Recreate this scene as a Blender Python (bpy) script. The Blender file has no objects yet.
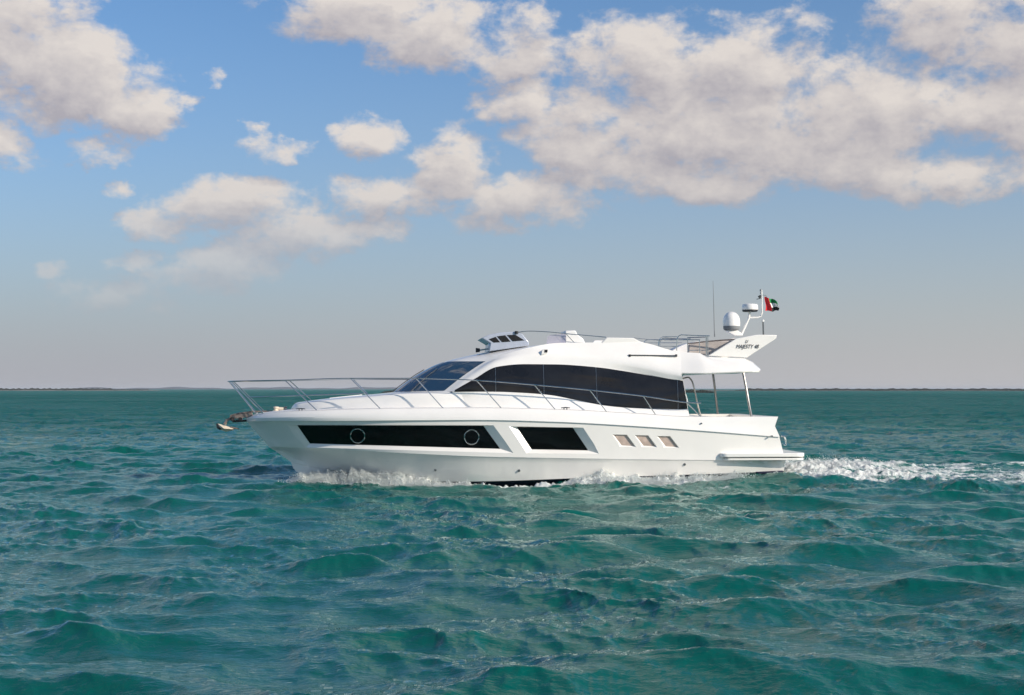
import bpy, bmesh, math, random
import numpy as np
from mathutils import Vector, Matrix

R = math.radians
random.seed(7)
rng = np.random.default_rng(11)
S = bpy.context.scene
COL = S.collection

# ------------------------------------------------------------------ camera
F = 1422.0            # focal length expressed in photo pixels
EYE = 2.5             # eye height above the water
HOR = 388.5           # horizon row in the photo
cam_d = bpy.data.cameras.new('camera')
cam_d.sensor_width = 36.0
cam_d.lens = F * 36.0 / 1024.0
cam_d.shift_y = (HOR - 347.5) / 1024.0
cam_d.clip_start = 0.1
cam_d.clip_end = 90000
cam = bpy.data.objects.new('camera', cam_d)
cam.location = (0, 0, EYE)
cam.rotation_euler = (R(90), 0, 0)
COL.objects.link(cam)
S.camera = cam
S.view_settings.view_transform = 'Standard'
S.view_settings.look = 'None'
S.view_settings.exposure = 0.0
S.view_settings.gamma = 1.0

# ------------------------------------------------------------------ sun + sky
SUN_AZ, SUN_EL = R(118.5), R(24)
sdir = Vector((math.sin(SUN_AZ) * math.cos(SUN_EL), math.cos(SUN_AZ) * math.cos(SUN_EL), math.sin(SUN_EL)))
sun_d = bpy.data.lights.new('sun', 'SUN')
sun_d.energy = 5.0
sun_d.angle = R(0.55)
sun_d.color = (1.0, 0.88, 0.74)
sun = bpy.data.objects.new('sun', sun_d)
sun.rotation_euler = (-sdir).to_track_quat('-Z', 'Y').to_euler()
sun.location = (30, -30, 40)
COL.objects.link(sun)

world = bpy.data.worlds.new('World')
S.world = world
world.use_nodes = True


class NB:
    """small node-graph builder"""
    def __init__(self, nt):
        self.nt = nt; self.n = nt.nodes; self.l = nt.links

    def put(self, sock, v):
        if isinstance(v, (int, float)):
            sock.default_value = v
        elif isinstance(v, (tuple, list)):
            sock.default_value = v
        else:
            self.l.new(v, sock)

    def node(self, t, **kw):
        nd = self.n.new(t)
        for k, v in kw.items():
            setattr(nd, k, v)
        return nd

    def m(self, op, a, b=None, c=None, clamp=False):
        nd = self.node('ShaderNodeMath', operation=op, use_clamp=clamp)
        self.put(nd.inputs[0], a)
        if b is not None: self.put(nd.inputs[1], b)
        if c is not None: self.put(nd.inputs[2], c)
        return nd.outputs[0]

    def v(self, op, a, b=None, out=0):
        nd = self.node('ShaderNodeVectorMath', operation=op)
        self.put(nd.inputs[0], a)
        if b is not None: self.put(nd.inputs[1], b)
        return nd.outputs[out]

    def noise(self, vec, scale, detail=4, rough=.55, dist=0.0, color=False):
        nd = self.node('ShaderNodeTexNoise')
        self.put(nd.inputs['Vector'], vec)
        nd.inputs['Scale'].default_value = scale
        nd.inputs['Detail'].default_value = detail
        nd.inputs['Roughness'].default_value = rough
        nd.inputs['Distortion'].default_value = dist
        return nd.outputs['Color' if color else 'Fac']

    def ss(self, x, lo, hi, a=0.0, b=1.0):
        nd = self.node('ShaderNodeMapRange', interpolation_type='SMOOTHSTEP')
        self.put(nd.inputs[0], x)
        self.put(nd.inputs[1], lo); self.put(nd.inputs[2], hi)
        self.put(nd.inputs[3], a); self.put(nd.inputs[4], b)
        return nd.outputs[0]

    def mix(self, f, a, b):
        nd = self.node('ShaderNodeMix', data_type='RGBA')
        self.put(nd.inputs[0], f)
        self.put(nd.inputs[6], a); self.put(nd.inputs[7], b)
        return nd.outputs[2]

    def xyz(self, x, y, z):
        nd = self.node('ShaderNodeCombineXYZ')
        self.put(nd.inputs[0], x); self.put(nd.inputs[1], y); self.put(nd.inputs[2], z)
        return nd.outputs[0]


# cloud banks: centre azimuth / elevation and half-widths, given here from where each bank stands
# over the horizon: (x, y, rx, ry, weight) in 1/1422 rad units right of north and down from 388
BANKS = [
    (0, 30, 95, 66, 1.0), (60, 75, 98, 58, 1.1), (128, 108, 56, 28, 1), (-5, 145, 42, 26, .85), (-60, 70, 80, 80, 1),
    (98, 149, 36, 14, .8), (188, 103, 15, 9, .62), (208, 78, 14, 9, .6), (120, 182, 18, 7, .5),
    (350, 12, 95, 34, 1.0), (430, 35, 100, 36, 1.0), (500, 55, 62, 28, .9), (540, 32, 22, 24, .7),
    (272, 147, 38, 13, .8), (368, 137, 36, 22, .85), (520, 103, 46, 24, .8),
    (230, 205, 70, 32, 1), (305, 228, 82, 30, 1), (360, 224, 60, 16, .8), (158, 222, 38, 20, .85), (255, 190, 30, 18, .9),
    (235, 262, 70, 20, .85), (140, 258, 42, 11, .85), (120, 292, 65, 20, .7), (45, 268, 20, 12, .8), (190, 278, 66, 16, .7),
    (400, 193, 76, 25, .95), (452, 170, 50, 42, .95), (520, 200, 84, 27, .95), (570, 182, 60, 16, .75),
    (640, 66, 84, 50, 1.1), (740, 62, 82, 46, 1.0), (600, 140, 96, 56, 1.0), (730, 130, 160, 62, 1.1), (850, 120, 120, 66, 1.0),
    (940, 110, 110, 42, 1.0), (700, 176, 90, 24, .9), (850, 170, 120, 30, .95), (935, 184, 62, 24, .85), (1010, 172, 60, 22, .8),
    (1060, 110, 90, 60, 1.0), (950, 20, 85, 44, .9), (1030, 40, 60, 60, .9), (888, 12, 22, 14, .6), (800, 25, 22, 18, .35),
    # unseen banks added above the view so the sea mirrors a warm sheen
    (655, -135, 170, 95, 1.2), (640, -330, 190, 130, 1.2), (620, -620, 240, 160, 1.0),
]


def cloud_group():
    g = bpy.data.node_groups.new('cloud_density', 'ShaderNodeTree')
    g.interface.new_socket('P', in_out='INPUT', socket_type='NodeSocketVector')
    g.interface.new_socket('D', in_out='OUTPUT', socket_type='NodeSocketFloat')
    g.interface.new_socket('T', in_out='OUTPUT', socket_type='NodeSocketFloat')
    b = NB(g)
    gi = b.node('NodeGroupInput'); go = b.node('NodeGroupOutput')
    p = gi.outputs[0]
    # noise space: stretched sideways, finer towards the horizon
    w1 = b.v('SUBTRACT', b.noise(b.v('MULTIPLY', p, (.55, .85, 1)), .55, 5, .6, color=True), (.5, .5, .5))
    pw = b.v('ADD', p, b.v('MULTIPLY', w1, (3.4, 2.2, 0)))
    tot = None
    for (x, y, rx, ry, w) in BANKS:
        az = math.degrees(math.atan((x - 512) / F))
        el = math.degrees(math.atan((HOR - y) / math.hypot(F, x - 512)))
        kx = F * math.pi / 180 / rx; ky = F * math.pi / 180 / ry
        q = b.v('MULTIPLY', b.v('SUBTRACT', pw, (az, el, 0)), (kx, ky, 0))
        e = b.m('MULTIPLY', b.m('SUBTRACT', 1.0, b.v('DOT_PRODUCT', q, q, out=1)), w)
        tot = e if tot is None else b.m('SMOOTH_MAX', tot, e, .35)
    tot = b.m('MAXIMUM', tot, -1.0)
    # the rest of the sky, away from the banks above
    sep = b.node('ShaderNodeSeparateXYZ'); b.put(sep.inputs[0], p)
    away = b.m('MAXIMUM', b.ss(b.m('ABSOLUTE', sep.outputs[0]), 21, 27), b.ss(sep.outputs[1], 15.5, 19))
    gen = b.noise(b.v('MULTIPLY', p, (.5, 1, 1)), .12, 6, .55)
    gen = b.m('MULTIPLY_ADD', gen, 7.0, -3.9)
    gen = b.m('MULTIPLY_ADD', away, b.m('ADD', gen, 3.0), -3.0)
    tot = b.m('MAXIMUM', tot, b.m('MINIMUM', gen, 1.0))
    n1 = b.noise(b.v('MULTIPLY', p, (.62, 1, 1)), .62, 9, .58, .2)
    n2 = b.noise(b.v('MULTIPLY', p, (.8, 1, 1)), 2.9, 7, .62)
    nn = b.m('ADD', b.m('MULTIPLY_ADD', n1, 3.4, -1.83), b.m('MULTIPLY_ADD', n2, .9, -.45))
    d = b.m('ADD', tot, b.m('ADD', nn, .12))
    b.l.new(d, go.inputs[0])
    b.l.new(tot, go.inputs[1])
    return g


def build_world():
    nt = world.node_tree
    nt.nodes.clear()
    b = NB(nt)
    tc = b.node('ShaderNodeTexCoord')
    dirv = b.v('NORMALIZE', tc.outputs['Generated'])
    sep = b.node('ShaderNodeSeparateXYZ'); b.put(sep.inputs[0], dirv)
    az = b.m('MULTIPLY', b.m('ARCTAN2', sep.outputs[0], sep.outputs[1]), 57.2958)
    el = b.m('MULTIPLY', b.m('ARCSINE', sep.outputs[2]), 57.2958)
    P = b.xyz(az, el, 0)
    sky = b.node('ShaderNodeTexSky', sky_type='NISHITA')
    sky.sun_disc = False
    sky.sun_elevation = SUN_EL
    sky.sun_rotation = SUN_AZ
    sky.altitude = 0
    sky.air_density = 1.0
    sky.dust_density = 1.2
    sky.ozone_density = 2.0
    skyc = b.v('MULTIPLY', sky.outputs[0], (SKY_K * .74, SKY_K * 1.08, SKY_K * 1.40))
    # pale dusty layer of air low over the sea
    elc = b.m('MAXIMUM', el, 0.0)
    hz = b.m('POWER', 2.718, b.m('MULTIPLY', b.m('POWER', elc, 1.3), -.075))
    lowc = b.mix(b.ss(az, -20, 20), (.42, .425, .465, 1), (.505, .497, .510, 1))
    base = b.mix(b.m('MULTIPLY', hz, .97), skyc, lowc)
    g = cloud_group()

    def dens(vec):
        nd = b.node('ShaderNodeGroup'); nd.node_tree = g
        b.put(nd.inputs[0], vec)
        return nd.outputs
    d0, t0 = dens(P)
    d1, t1 = dens(b.v('ADD', P, (.45, .85, 0)))
    alpha = b.ss(d0, -.25, .78)
    fade = b.ss(el, 2.0, 8.0, .25, .93)
    alpha = b.m('MULTIPLY', alpha, fade)
    # side turned to the sun is warm and bright, thick undersides are mauve grey
    lit = b.m('MULTIPLY_ADD', b.m('SUBTRACT', d0, d1), .30, .50)
    lit = b.m('MULTIPLY_ADD', b.m('SUBTRACT', t0, t1), .45, lit)
    thick = b.ss(d1, .2, 2.2)
    lit = b.m('SUBTRACT', lit, b.m('MULTIPLY', thick, .22), clamp=True)
    fine = b.noise(b.v('MULTIPLY', P, (.8, 1.1, 1)), 1.7, 7, .6)
    lit = b.m('ADD', lit, b.m('MULTIPLY_ADD', fine, .3, -.15), clamp=True)
    cc = b.mix(lit, (.43, .40, .43, 1), (.79, .72, .66, 1))
    cc = b.mix(b.ss(el, 3.0, 11.0, .45, 0), cc, lowc)
    col = b.mix(alpha, base, cc)
    bg = b.node('ShaderNodeBackground'); b.put(bg.inputs[0], col); bg.inputs[1].default_value = 1.0
    out = b.node('ShaderNodeOutputWorld'); b.l.new(bg.outputs[0], out.inputs[0])


SKY_K = 0.10
build_world()
world.cycles.sampling_method = 'MANUAL'
world.cycles.sample_map_resolution = 512

# ------------------------------------------------------------------ object helpers


def link(name, me, mat=None, parent=None):
    o = bpy.data.objects.new(name, me)
    if mat is not None and me is not None:
        me.materials.append(mat)
    COL.objects.link(o)
    if parent is not None:
        o.parent = parent
    return o


def tag(o, label=None, cat=None, group=None, kind=None):
    if label: o['label'] = label
    if cat: o['category'] = cat
    if group: o['group'] = group
    if kind: o['kind'] = kind
    return o


def sharp(me, ang=32):
    """smooth shading with hard edges where faces meet at more than ang degrees"""
    bm = bmesh.new(); bm.from_mesh(me)
    bmesh.ops.remove_doubles(bm, verts=bm.verts, dist=1e-5)
    for f in bm.faces: f.smooth = True
    for e in bm.edges:
        if len(e.link_faces) != 2 or e.calc_face_angle(0) > R(ang):
            e.smooth = False
    bm.to_mesh(me); bm.free()
    return me


def mesh(name, verts, faces, ang=32, recalc=True):
    me = bpy.data.meshes.new(name)
    me.from_pydata([tuple(v) for v in verts], [], faces)
    if recalc:
        bm = bmesh.new(); bm.from_mesh(me)
        bmesh.ops.remove_doubles(bm, verts=bm.verts, dist=1e-5)
        bmesh.ops.dissolve_degenerate(bm, dist=1e-6, edges=bm.edges)
        bmesh.ops.recalc_face_normals(bm, faces=bm.faces)
        bm.to_mesh(me); bm.free()
    return sharp(me, ang)


class MB:
    def __init__(self):
        self.v = []; self.f = []

    def add(self, vs, fs):
        k = len(self.v)
        self.v += [tuple(p) for p in vs]
        self.f += [tuple(i + k for i in f) for f in fs]
        return self

    def grid(self, G):
        n, m_ = len(G), len(G[0])
        vs = [p for row in G for p in row]
        fs = [(i * m_ + j, i * m_ + j + 1, (i + 1) * m_ + j + 1, (i + 1) * m_ + j) for i in range(n - 1) for j in range(m_ - 1)]
        return self.add(vs, fs)

    def poly(self, pts):
        return self.add(pts, [tuple(range(len(pts)))])

    def prism(self, pts, off):
        n = len(pts); off = Vector(off)
        a = [Vector(p) for p in pts]; c = [p + off for p in a]
        fs = [tuple(range(n)), tuple(range(2 * n - 1, n - 1, -1))] + [(i, (i + 1) % n, n + (i + 1) % n, n + i) for i in range(n)]
        return self.add(a + c, fs)

    def box(self, c, s):
        x, y, z = c; a, b_, h = (k / 2 for k in s)
        p = [(x - a, y - b_, z - h), (x + a, y - b_, z - h), (x + a, y + b_, z - h), (x - a, y + b_, z - h)]
        return self.prism(p, (0, 0, s[2]))

    def tube(self, pts, r, n=8, closed=False):
        pts = [Vector(p) for p in pts]
        N = len(pts); rings = []
        up = Vector((0.1, 0.3, 1)).normalized()
        for i, p in enumerate(pts):
            if closed: t = pts[(i + 1) % N] - pts[i - 1]
            else: t = pts[min(i + 1, N - 1)] - pts[max(i - 1, 0)]
            t.normalize()
            a = t.cross(up)
            if a.length < 1e-3: a = t.cross(Vector((1, 0, 0)))
            a.normalize(); c = t.cross(a)
            rr = r[i] if isinstance(r, (list, tuple)) else r
            rings.append([p + (a * math.cos(2 * math.pi * k / n) + c * math.sin(2 * math.pi * k / n)) * rr for k in range(n)])
        vs = [q for ring in rings for q in ring]; fs = []
        for i in range(N if closed else N - 1):
            i2 = (i + 1) % N
            for k in range(n):
                fs.append((i * n + k, i * n + (k + 1) % n, i2 * n + (k + 1) % n, i2 * n + k))
        if not closed:
            fs += [tuple(range(n)), tuple(range((N - 1) * n, N * n))]
        return self.add(vs, fs)

    def lathe(self, c, prof, n=32):
        c = Vector(c); vs = []; fs = []
        for (r, z) in prof:
            vs += [c + Vector((r * math.cos(2 * math.pi * k / n), r * math.sin(2 * math.pi * k / n), z)) for k in range(n)]
        for i in range(len(prof) - 1):
            for k in range(n):
                fs.append((i * n + k, i * n + (k + 1) % n, (i + 1) * n + (k + 1) % n, (i + 1) * n + k))
        return self.add(vs, fs)

    def mirror(self):
        """add the same shape on the starboard side"""
        k = len(self.v)
        self.v += [(x, -y, z) for (x, y, z) in self.v]
        self.f += [tuple(reversed([i + k for i in f])) for f in self.f]
        return self

    def build(self, name, mat, parent=None, ang=32, bevel=0, seg=2):
        me = mesh(name, self.v, self.f, ang)
        if bevel:
            bm = bmesh.new(); bm.from_mesh(me)
            ed = [e for e in bm.edges if len(e.link_faces) == 2 and e.calc_face_angle(0) > R(28)]
            bmesh.ops.bevel(bm, geom=ed, offset=bevel, segments=seg, profile=.5, affect='EDGES', clamp_overlap=True)
            bm.to_mesh(me); bm.free()
            sharp(me, 45)
        return link(name, me, mat, parent)


# ------------------------------------------------------------------ materials
def pmat(name, col, rough=.4, metal=0.0, coat=0.0, var=0.0, vscale=6.0, ior=1.45, spec=.5, bump=0.0, bscale=40.0):
    m_ = bpy.data.materials.new(name); m_.use_nodes = True
    b = NB(m_.node_tree); p = b.n['Principled BSDF']
    p.inputs['Base Color'].default_value = (*col, 1)
    p.inputs['Roughness'].default_value = rough
    p.inputs['Metallic'].default_value = metal
    p.inputs['Coat Weight'].default_value = coat
    p.inputs['Coat Roughness'].default_value = .04
    p.inputs['IOR'].default_value = ior
    tc = b.node('ShaderNodeTexCoord')
    if var:
        n = b.noise(tc.outputs['Object'], vscale, 5, .6)
        c = b.mix(b.ss(n, .3, .75), tuple(k * (1 - var) for k in col) + (1,), tuple(min(1, k * (1 + var * .5)) for k in col) + (1,))
        b.l.new(c, p.inputs['Base Color'])
        r = b.m('MULTIPLY_ADD', b.noise(tc.outputs['Object'], vscale * 2.3, 4, .6), var * 1.6, rough - var * .8)
        b.l.new(r, p.inputs['Roughness'])
    if bump:
        bn = b.node('ShaderNodeBump'); bn.inputs['Strength'].default_value = bump; bn.inputs['Distance'].default_value = .01
        b.l.new(b.noise(tc.outputs['Object'], bscale, 4, .6), bn.inputs['Height'])
        b.l.new(bn.outputs[0], p.inputs['Normal'])
    return m_


M = {}
M['gel'] = pmat('white_gelcoat', (.86, .838, .80), .15, coat=.9, var=.03, vscale=1.3)
M['gel_deck'] = pmat('white_deck_gelcoat', (.80, .79, .775), .5, var=.04, vscale=3)
M['hull_bot'] = pmat('navy_bottom_paint', (.012, .014, .045), .45, var=.2, vscale=4)
M['glass_blk'] = pmat('black_hull_glass', (.003, .003, .003), .04, ior=1.38)
M['glass_side'] = pmat('dark_tinted_glass', (.016, .016, .017), .05, ior=1.42, var=.5, vscale=.9)
M['glass_ws'] = pmat('windshield_glass', (.02, .052, .09), .035, ior=2.4, coat=.3)  # blue of the mirrored sky is put into the base colour
M['steel'] = pmat('polished_steel', (.66, .66, .65), .16, metal=1.0, var=.06, vscale=9)
M['steel_dull'] = pmat('brushed_steel', (.27, .26, .25), .32, metal=1.0, var=.1, vscale=12)
M['black'] = pmat('black_plastic', (.02, .02, .022), .4, var=.1)
M['grey'] = pmat('grey_plastic', (.22, .23, .24), .5, var=.1)
M['beige'] = pmat('beige_upholstery', (.42, .38, .355), .75, var=.12, vscale=8, bump=.3)
M['rose'] = pmat('rose_beige_glass', (.54, .43, .37), .14, var=.25, vscale=5, ior=1.5)
M['teak'] = pmat('teak_planks', (.36, .24, .14), .6, var=.2, vscale=10)
M['letter'] = pmat('dark_grey_lettering', (.045, .045, .05), .4)
M['galv'] = pmat('galvanised_anchor', (.70, .60, .47), .42, var=.15, vscale=14)
M['rust'] = pmat('stained_roller_steel', (.30, .24, .21), .38, metal=.5, var=.35, vscale=22)


def acrylic():
    m_ = bpy.data.materials.new('smoked_acrylic'); m_.use_nodes = True
    b = NB(m_.node_tree); p = b.n['Principled BSDF']
    p.inputs['Base Color'].default_value = (.62, .60, .68, 1)
    p.inputs['Roughness'].default_value = .1
    tr = b.node('ShaderNodeBsdfTransparent'); tr.inputs[0].default_value = (.88, .87, .92, 1)
    mx = b.node('ShaderNodeMixShader'); mx.inputs[0].default_value = .35
    b.l.new(tr.outputs[0], mx.inputs[1]); b.l.new(p.outputs[0], mx.inputs[2])
    b.l.new(mx.outputs[0], b.n['Material Output'].inputs[0])
    return m_


M['acryl'] = acrylic()

# ------------------------------------------------------------------ boat frame
YC = 39.0
TH = R(5)
CT, ST = math.cos(TH), math.sin(TH)


def P(px, py, hb=0.0):
    """boat-frame point at half-breadth hb (port side) for a measured profile point"""
    Y = -hb
    k = (px - 512.0) / F
    X = (k * (YC + Y * CT) + Y * ST) / (CT - k * ST)
    d = YC + X * ST + Y * CT
    return Vector((X, Y, EYE + (HOR - py) / F * d))


def PX(X, py, hb=0.0):
    d = YC + X * ST - hb * CT
    return Vector((X, -hb, EYE + (HOR - py) / F * d))


def crv(t, vals, ts=None):
    """monotone-ish cubic (Catmull-Rom, non uniform) through numbers"""
    n = len(vals)
    if ts is None: ts = list(range(n))
    if t <= ts[0]: return vals[0]
    if t >= ts[-1]: return vals[-1]
    i = max(k for k in range(n - 1) if ts[k] <= t)
    h = ts[i + 1] - ts[i]; u = (t - ts[i]) / h

    def sl(j):
        if j == 0: return (vals[1] - vals[0]) / (ts[1] - ts[0])
        if j == n - 1: return (vals[-1] - vals[-2]) / (ts[-1] - ts[-2])
        a = (vals[j] - vals[j - 1]) / (ts[j] - ts[j - 1]); c = (vals[j + 1] - vals[j]) / (ts[j + 1] - ts[j])
        if isinstance(a, float) and a * c <= 0: return 0.0
        if isinstance(a, float): return 2 * a * c / (a + c)
        return (a + c) / 2
    a, c = vals[i], vals[i + 1]; ma, mc = sl(i) * h, sl(i + 1) * h
    u2, u3 = u * u, u * u * u
    return a * (2 * u3 - 3 * u2 + 1) + ma * (u3 - 2 * u2 + u) + c * (-2 * u3 + 3 * u2) + mc * (u3 - u2)


def crv3(t, pts, ts=None):
    return Vector([crv(t, [float(p[k]) for p in pts], ts) for k in range(3)])


def lin(t, ts, vals):
    return float(np.interp(t, ts, vals))


yacht = bpy.data.objects.new('motor_yacht', None)
COL.objects.link(yacht)
yacht.location = (0, YC, 0)
yacht.rotation_euler = (0, 0, TH)
tag(yacht, 'white flybridge motor yacht with black hull windows cruising on the teal sea', 'yacht')

# ---- hull: level lines from bow to stern, each (px, py, half breadth)
L = {}
L['C'] = [(291, 462, 0), (312, 466.5, .17), (340, 471, .42), (385, 478.6, .88), (440, 481.6, 1.36), (500, 481, 1.72), (577, 478.2, 1.9), (660, 475.5, 1.97), (720, 473.6, 1.98), (784, 471, 1.92)]
L['M'] = [(268.4, 446, 0), (284, 446.6, .30), (308, 447.6, .70), (350, 450, 1.17), (410, 453.3, 1.68), (485, 456.6, 1.97), (560, 458, 2.09), (640, 459.3, 2.12), (715, 460, 2.1), (785, 460.5, 2.02)]
L['R'] = [(246.5, 421.4, 0), (262, 421.2, .48), (287, 421, .98), (332, 421, 1.50), (400, 420.4, 1.90), (480, 420, 2.12), (560, 422, 2.22), (640, 426.4, 2.24), (710, 431.4, 2.22), (779.7, 437, 2.12)]
L['B'] = [(246.2, 418, 0), (261, 417.9, .50), (286, 417.4, 1.0), (331, 417, 1.52), (400, 416.2, 1.90), (480, 416, 2.11), (560, 417.8, 2.19), (640, 421.6, 2.20), (704, 424.6, 2.18), (775, 426.3, 2.10)]
L['D'] = [(251.5, 415.2, 0), (264, 413.4, .42), (287, 411.6, .90), (331, 410, 1.39), (400, 408.4, 1.77), (480, 408, 1.99), (560, 409.6, 2.07), (640, 413.8, 2.10), (696, 416.8, 2.12), (778.2, 416.6, 2.08)]
NS = 110
TS = [9.0 * i / (NS - 1) for i in range(NS)]
TS = [9.0 * (0.72 * (i / (NS - 1)) + .28 * (i / (NS - 1)) ** 2) for i in range(NS)]
LV = {k: [crv3(t, [P(*q) for q in v]) for t in TS] for k, v in L.items()}


def blend(a, b_, u, bulge):
    out = []
    for i, (p, q) in enumerate(zip(a, b_)):
        r_ = p.lerp(q, u)
        w = bulge * math.exp(-TS[i] / 1.8) * min(1, TS[i] / .8)
        r_.y = min(0, r_.y + w)
        out.append(r_)
    return out


def widen(line, d, dz=0):
    return [Vector((p.x, p.y - d * min(1, TS[i] * 2.2), p.z + dz)) for i, p in enumerate(line)]


keel = [Vector((lin(t, [0, 1, 9], [P(291, 462).x + .15, P(291, 462).x + .9, P(784, 471, 1.9).x]), 0, lin(t, [0, 1, 3, 9], [0.25, -.1, -.5, -.6]))) for t in TS]
cols = []
cols.append(keel)
cols.append([k.lerp(c, .55) + Vector((0, 0, -.06)) for k, c in zip(keel, LV['C'])])
cols.append(widen(LV['C'], -.02, -.01))
BOT_COLS = 3
cols.append(LV['C'])
for u in (.25, .5, .75): cols.append(blend(LV['C'], LV['M'], u, .10))
cols.append([Vector((p.x, p.y, p.z - .025)) for p in LV['M']])
cols.append(widen(LV['M'], .028))
for u in (.2, .4, .6, .8): cols.append(blend(widen(LV['M'], .024), widen(LV['R'], -.03), u, .055))
cols.append(widen(LV['R'], -.03))
cols.append(widen(LV['R'], .012, .0))
for u in (.5,): cols.append([p.lerp(q, u) + Vector((0, -.012 if TS[i] > .2 else 0, 0)) for i, (p, q) in enumerate(zip(LV['R'], LV['B']))])
cols.append(LV['B'])
for u in (.33, .67):
    cols.append([Vector((lin(u, [0, 1], [p.x, q.x]), p.y + (q.y - p.y) * u ** 1.5, p.z + (q.z - p.z) * u ** .85)) for p, q in zip(LV['B'], LV['D'])])
cols.append(LV['D'])


def side_at(X, z):
    """half breadth of the topsides between the crease and the rub line"""
    def at(line):
        xs = [p.x for p in line]
        return float(np.interp(X, xs, [-p.y for p in line])), float(np.interp(X, xs, [p.z for p in line]))
    h0, z0 = at(widen(LV['M'], .024)); h1, z1 = at(widen(LV['R'], -.03))
    u = (z - z0) / (z1 - z0)
    return h0 + (h1 - h0) * u


def solve_side(px, py, off=0.0):
    """boat point on the topsides seen at (px,py), moved off metres outwards"""
    hb = 1.9
    for _ in range(12):
        p = P(px, py, hb)
        hb = .5 * hb + .5 * side_at(p.x, p.z)
    q = P(px, py, hb)
    return Vector((q.x, q.y - off, q.z))


# close the solid: transom + deck
def hull_solid():
    mb = MB()
    n = len(cols)
    G = [[cols[j][i] for j in range(n)] for i in range(NS)]
    # close over the top at deck height with a flat centre seam (the deck part lies above it)
    for i in range(NS):
        d = cols[-1][i]
        G[i].append(Vector((d.x, 0, d.z - .01)))
    mb.grid(G)
    mb.mirror()
    last = G[-1]
    k = [tuple(p) for p in last]
    ring = k + [(x, -y, z) for (x, y, z) in reversed(k[1:-1])]
    # transom panels across between port and starboard at equal level
    for j in range(len(k) - 1):
        a, c = k[j], k[j + 1]
        quad = [a, c, (c[0], -c[1], c[2]), (a[0], -a[1], a[2])]
        if abs(a[1]) < 1e-6: quad = [a, c, (c[0], -c[1], c[2])]
        if abs(c[1]) < 1e-6: quad = [a, c, (a[0], -a[1], a[2])]
        mb.poly(quad)
    return mb


def boolean(obj, cutters, keep=False):
    for c in cutters:
        md = obj.modifiers.new('cut', 'BOOLEAN'); md.object = c; md.operation = 'DIFFERENCE'; md.solver = 'EXACT'
    dg = bpy.context.evaluated_depsgraph_get()
    me = bpy.data.meshes.new_from_object(obj.evaluated_get(dg))
    obj.modifiers.clear()
    obj.data = me
    for c in cutters:
        bpy.data.objects.remove(c)


def quad_rows(TL, TR, BR, BL, n):
    """top and bottom edge points sampled from left to right"""
    top = [(TL[0] + (TR[0] - TL[0]) * i / n, TL[1] + (TR[1] - TL[1]) * i / n) for i in range(n + 1)]
    bot = [(BL[0] + (BR[0] - BL[0]) * i / n, BL[1] + (BR[1] - BL[1]) * i / n) for i in range(n + 1)]
    return top, bot


def cutter(outer, inner, n, depth):
    """wedge solid: outer outline pushed just outside the skin, inner outline at depth inside"""
    to, bo = quad_rows(*outer, n); ti, bi = quad_rows(*inner, n)
    vs = []
    e = .25   # how far outside the skin the cutter starts, extrapolating the splay
    for k in range(n + 1):
        for (o_, i_) in ((to[k], ti[k]), (bo[k], bi[k])):
            so = solve_side(*o_); si = solve_side(*i_)
            pin = Vector((si.x, si.y + depth, si.z))
            pout = so + (so - pin) * (e / depth)
            vs += [pout, pin]
    fs = []
    for k in range(n):
        a = 4 * k; b_ = a + 4
        fs += [(a, a + 2, b_ + 2, b_), (a + 1, b_ + 1, b_ + 3, a + 3), (a, b_, b_ + 1, a + 1), (a + 2, a + 3, b_ + 3, b_ + 2)]
    fs += [(0, 1, 3, 2), (4 * n, 4 * n + 2, 4 * n + 3, 4 * n + 1)]
    return vs, fs


HW = [  # outer TL TR BR BL, inner TL TR BR BL, columns, depth
    (((286, 425.0), (493.8, 425.3), (513.5, 453.2), (306, 447.2)), ((297.2, 425.6), (483.7, 425.9), (500.4, 448.9), (309.7, 443.6)), 26, .10),
    (((509, 426.3), (583.3, 427.7), (599, 453.8), (526.6, 453.2)), ((517.3, 427.2), (573.5, 428), (588.6, 450.5), (532, 449.4)), 8, .11),
]
SV = [
    (((612, 434.4), (627, 434.7), (636, 447.1), (619.6, 446.8)), ((614.2, 435.1), (626.5, 435.2), (634.6, 446.0), (621.8, 445.2)), 2, .05),
    (((634, 435.0), (648.4, 435.4), (657.2, 447.4), (641.5, 447.1)), ((636.2, 435.7), (647.9, 435.9), (655.8, 446.3), (643.8, 445.6)), 2, .05),
    (((656.4, 435.9), (670.3, 436.2), (679.2, 448.1), (663.7, 447.6)), ((658.6, 436.6), (669.8, 436.7), (677.8, 447.0), (666.0, 446.2)), 2, .05),
]
hull = hull_solid().build('hull', M['gel'], yacht, ang=24)
hull.parent = None
cuts = []
WX0, WX1, WZ = P(690, 417, 0).x + .25, P(775, 417, 2.05).x - .28, .96
cuts.append(MB().box(((WX0 + WX1) / 2, 0, WZ + 1), (WX1 - WX0, 3.5, 2.0)).build('cut', None))
for (o_, i_, n, dep) in HW + SV:
    vs, fs = cutter(o_, i_, n, dep)
    for sgn in (1, -1):
        me = mesh('cut', [(v[0], v[1] * sgn, v[2]) for v in vs], fs)
        cuts.append(link('cut', me))
boolean(hull, cuts)
sharp(hull.data, 22)
hull.parent = yacht
# bottom paint below the chine line
hull.data.materials.append(M['hull_bot'])
Cx = [p.x for p in LV['C']]; Cz = [p.z for p in LV['C']]
for f in hull.data.polygons:
    c = f.center
    if c.z < np.interp(c.x, Cx, Cz) - .004 and c.x > P(340, 470, .4).x and c.x < Cx[-1] + .05 and abs(f.normal.x) < .95:
        f.material_index = 1


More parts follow.
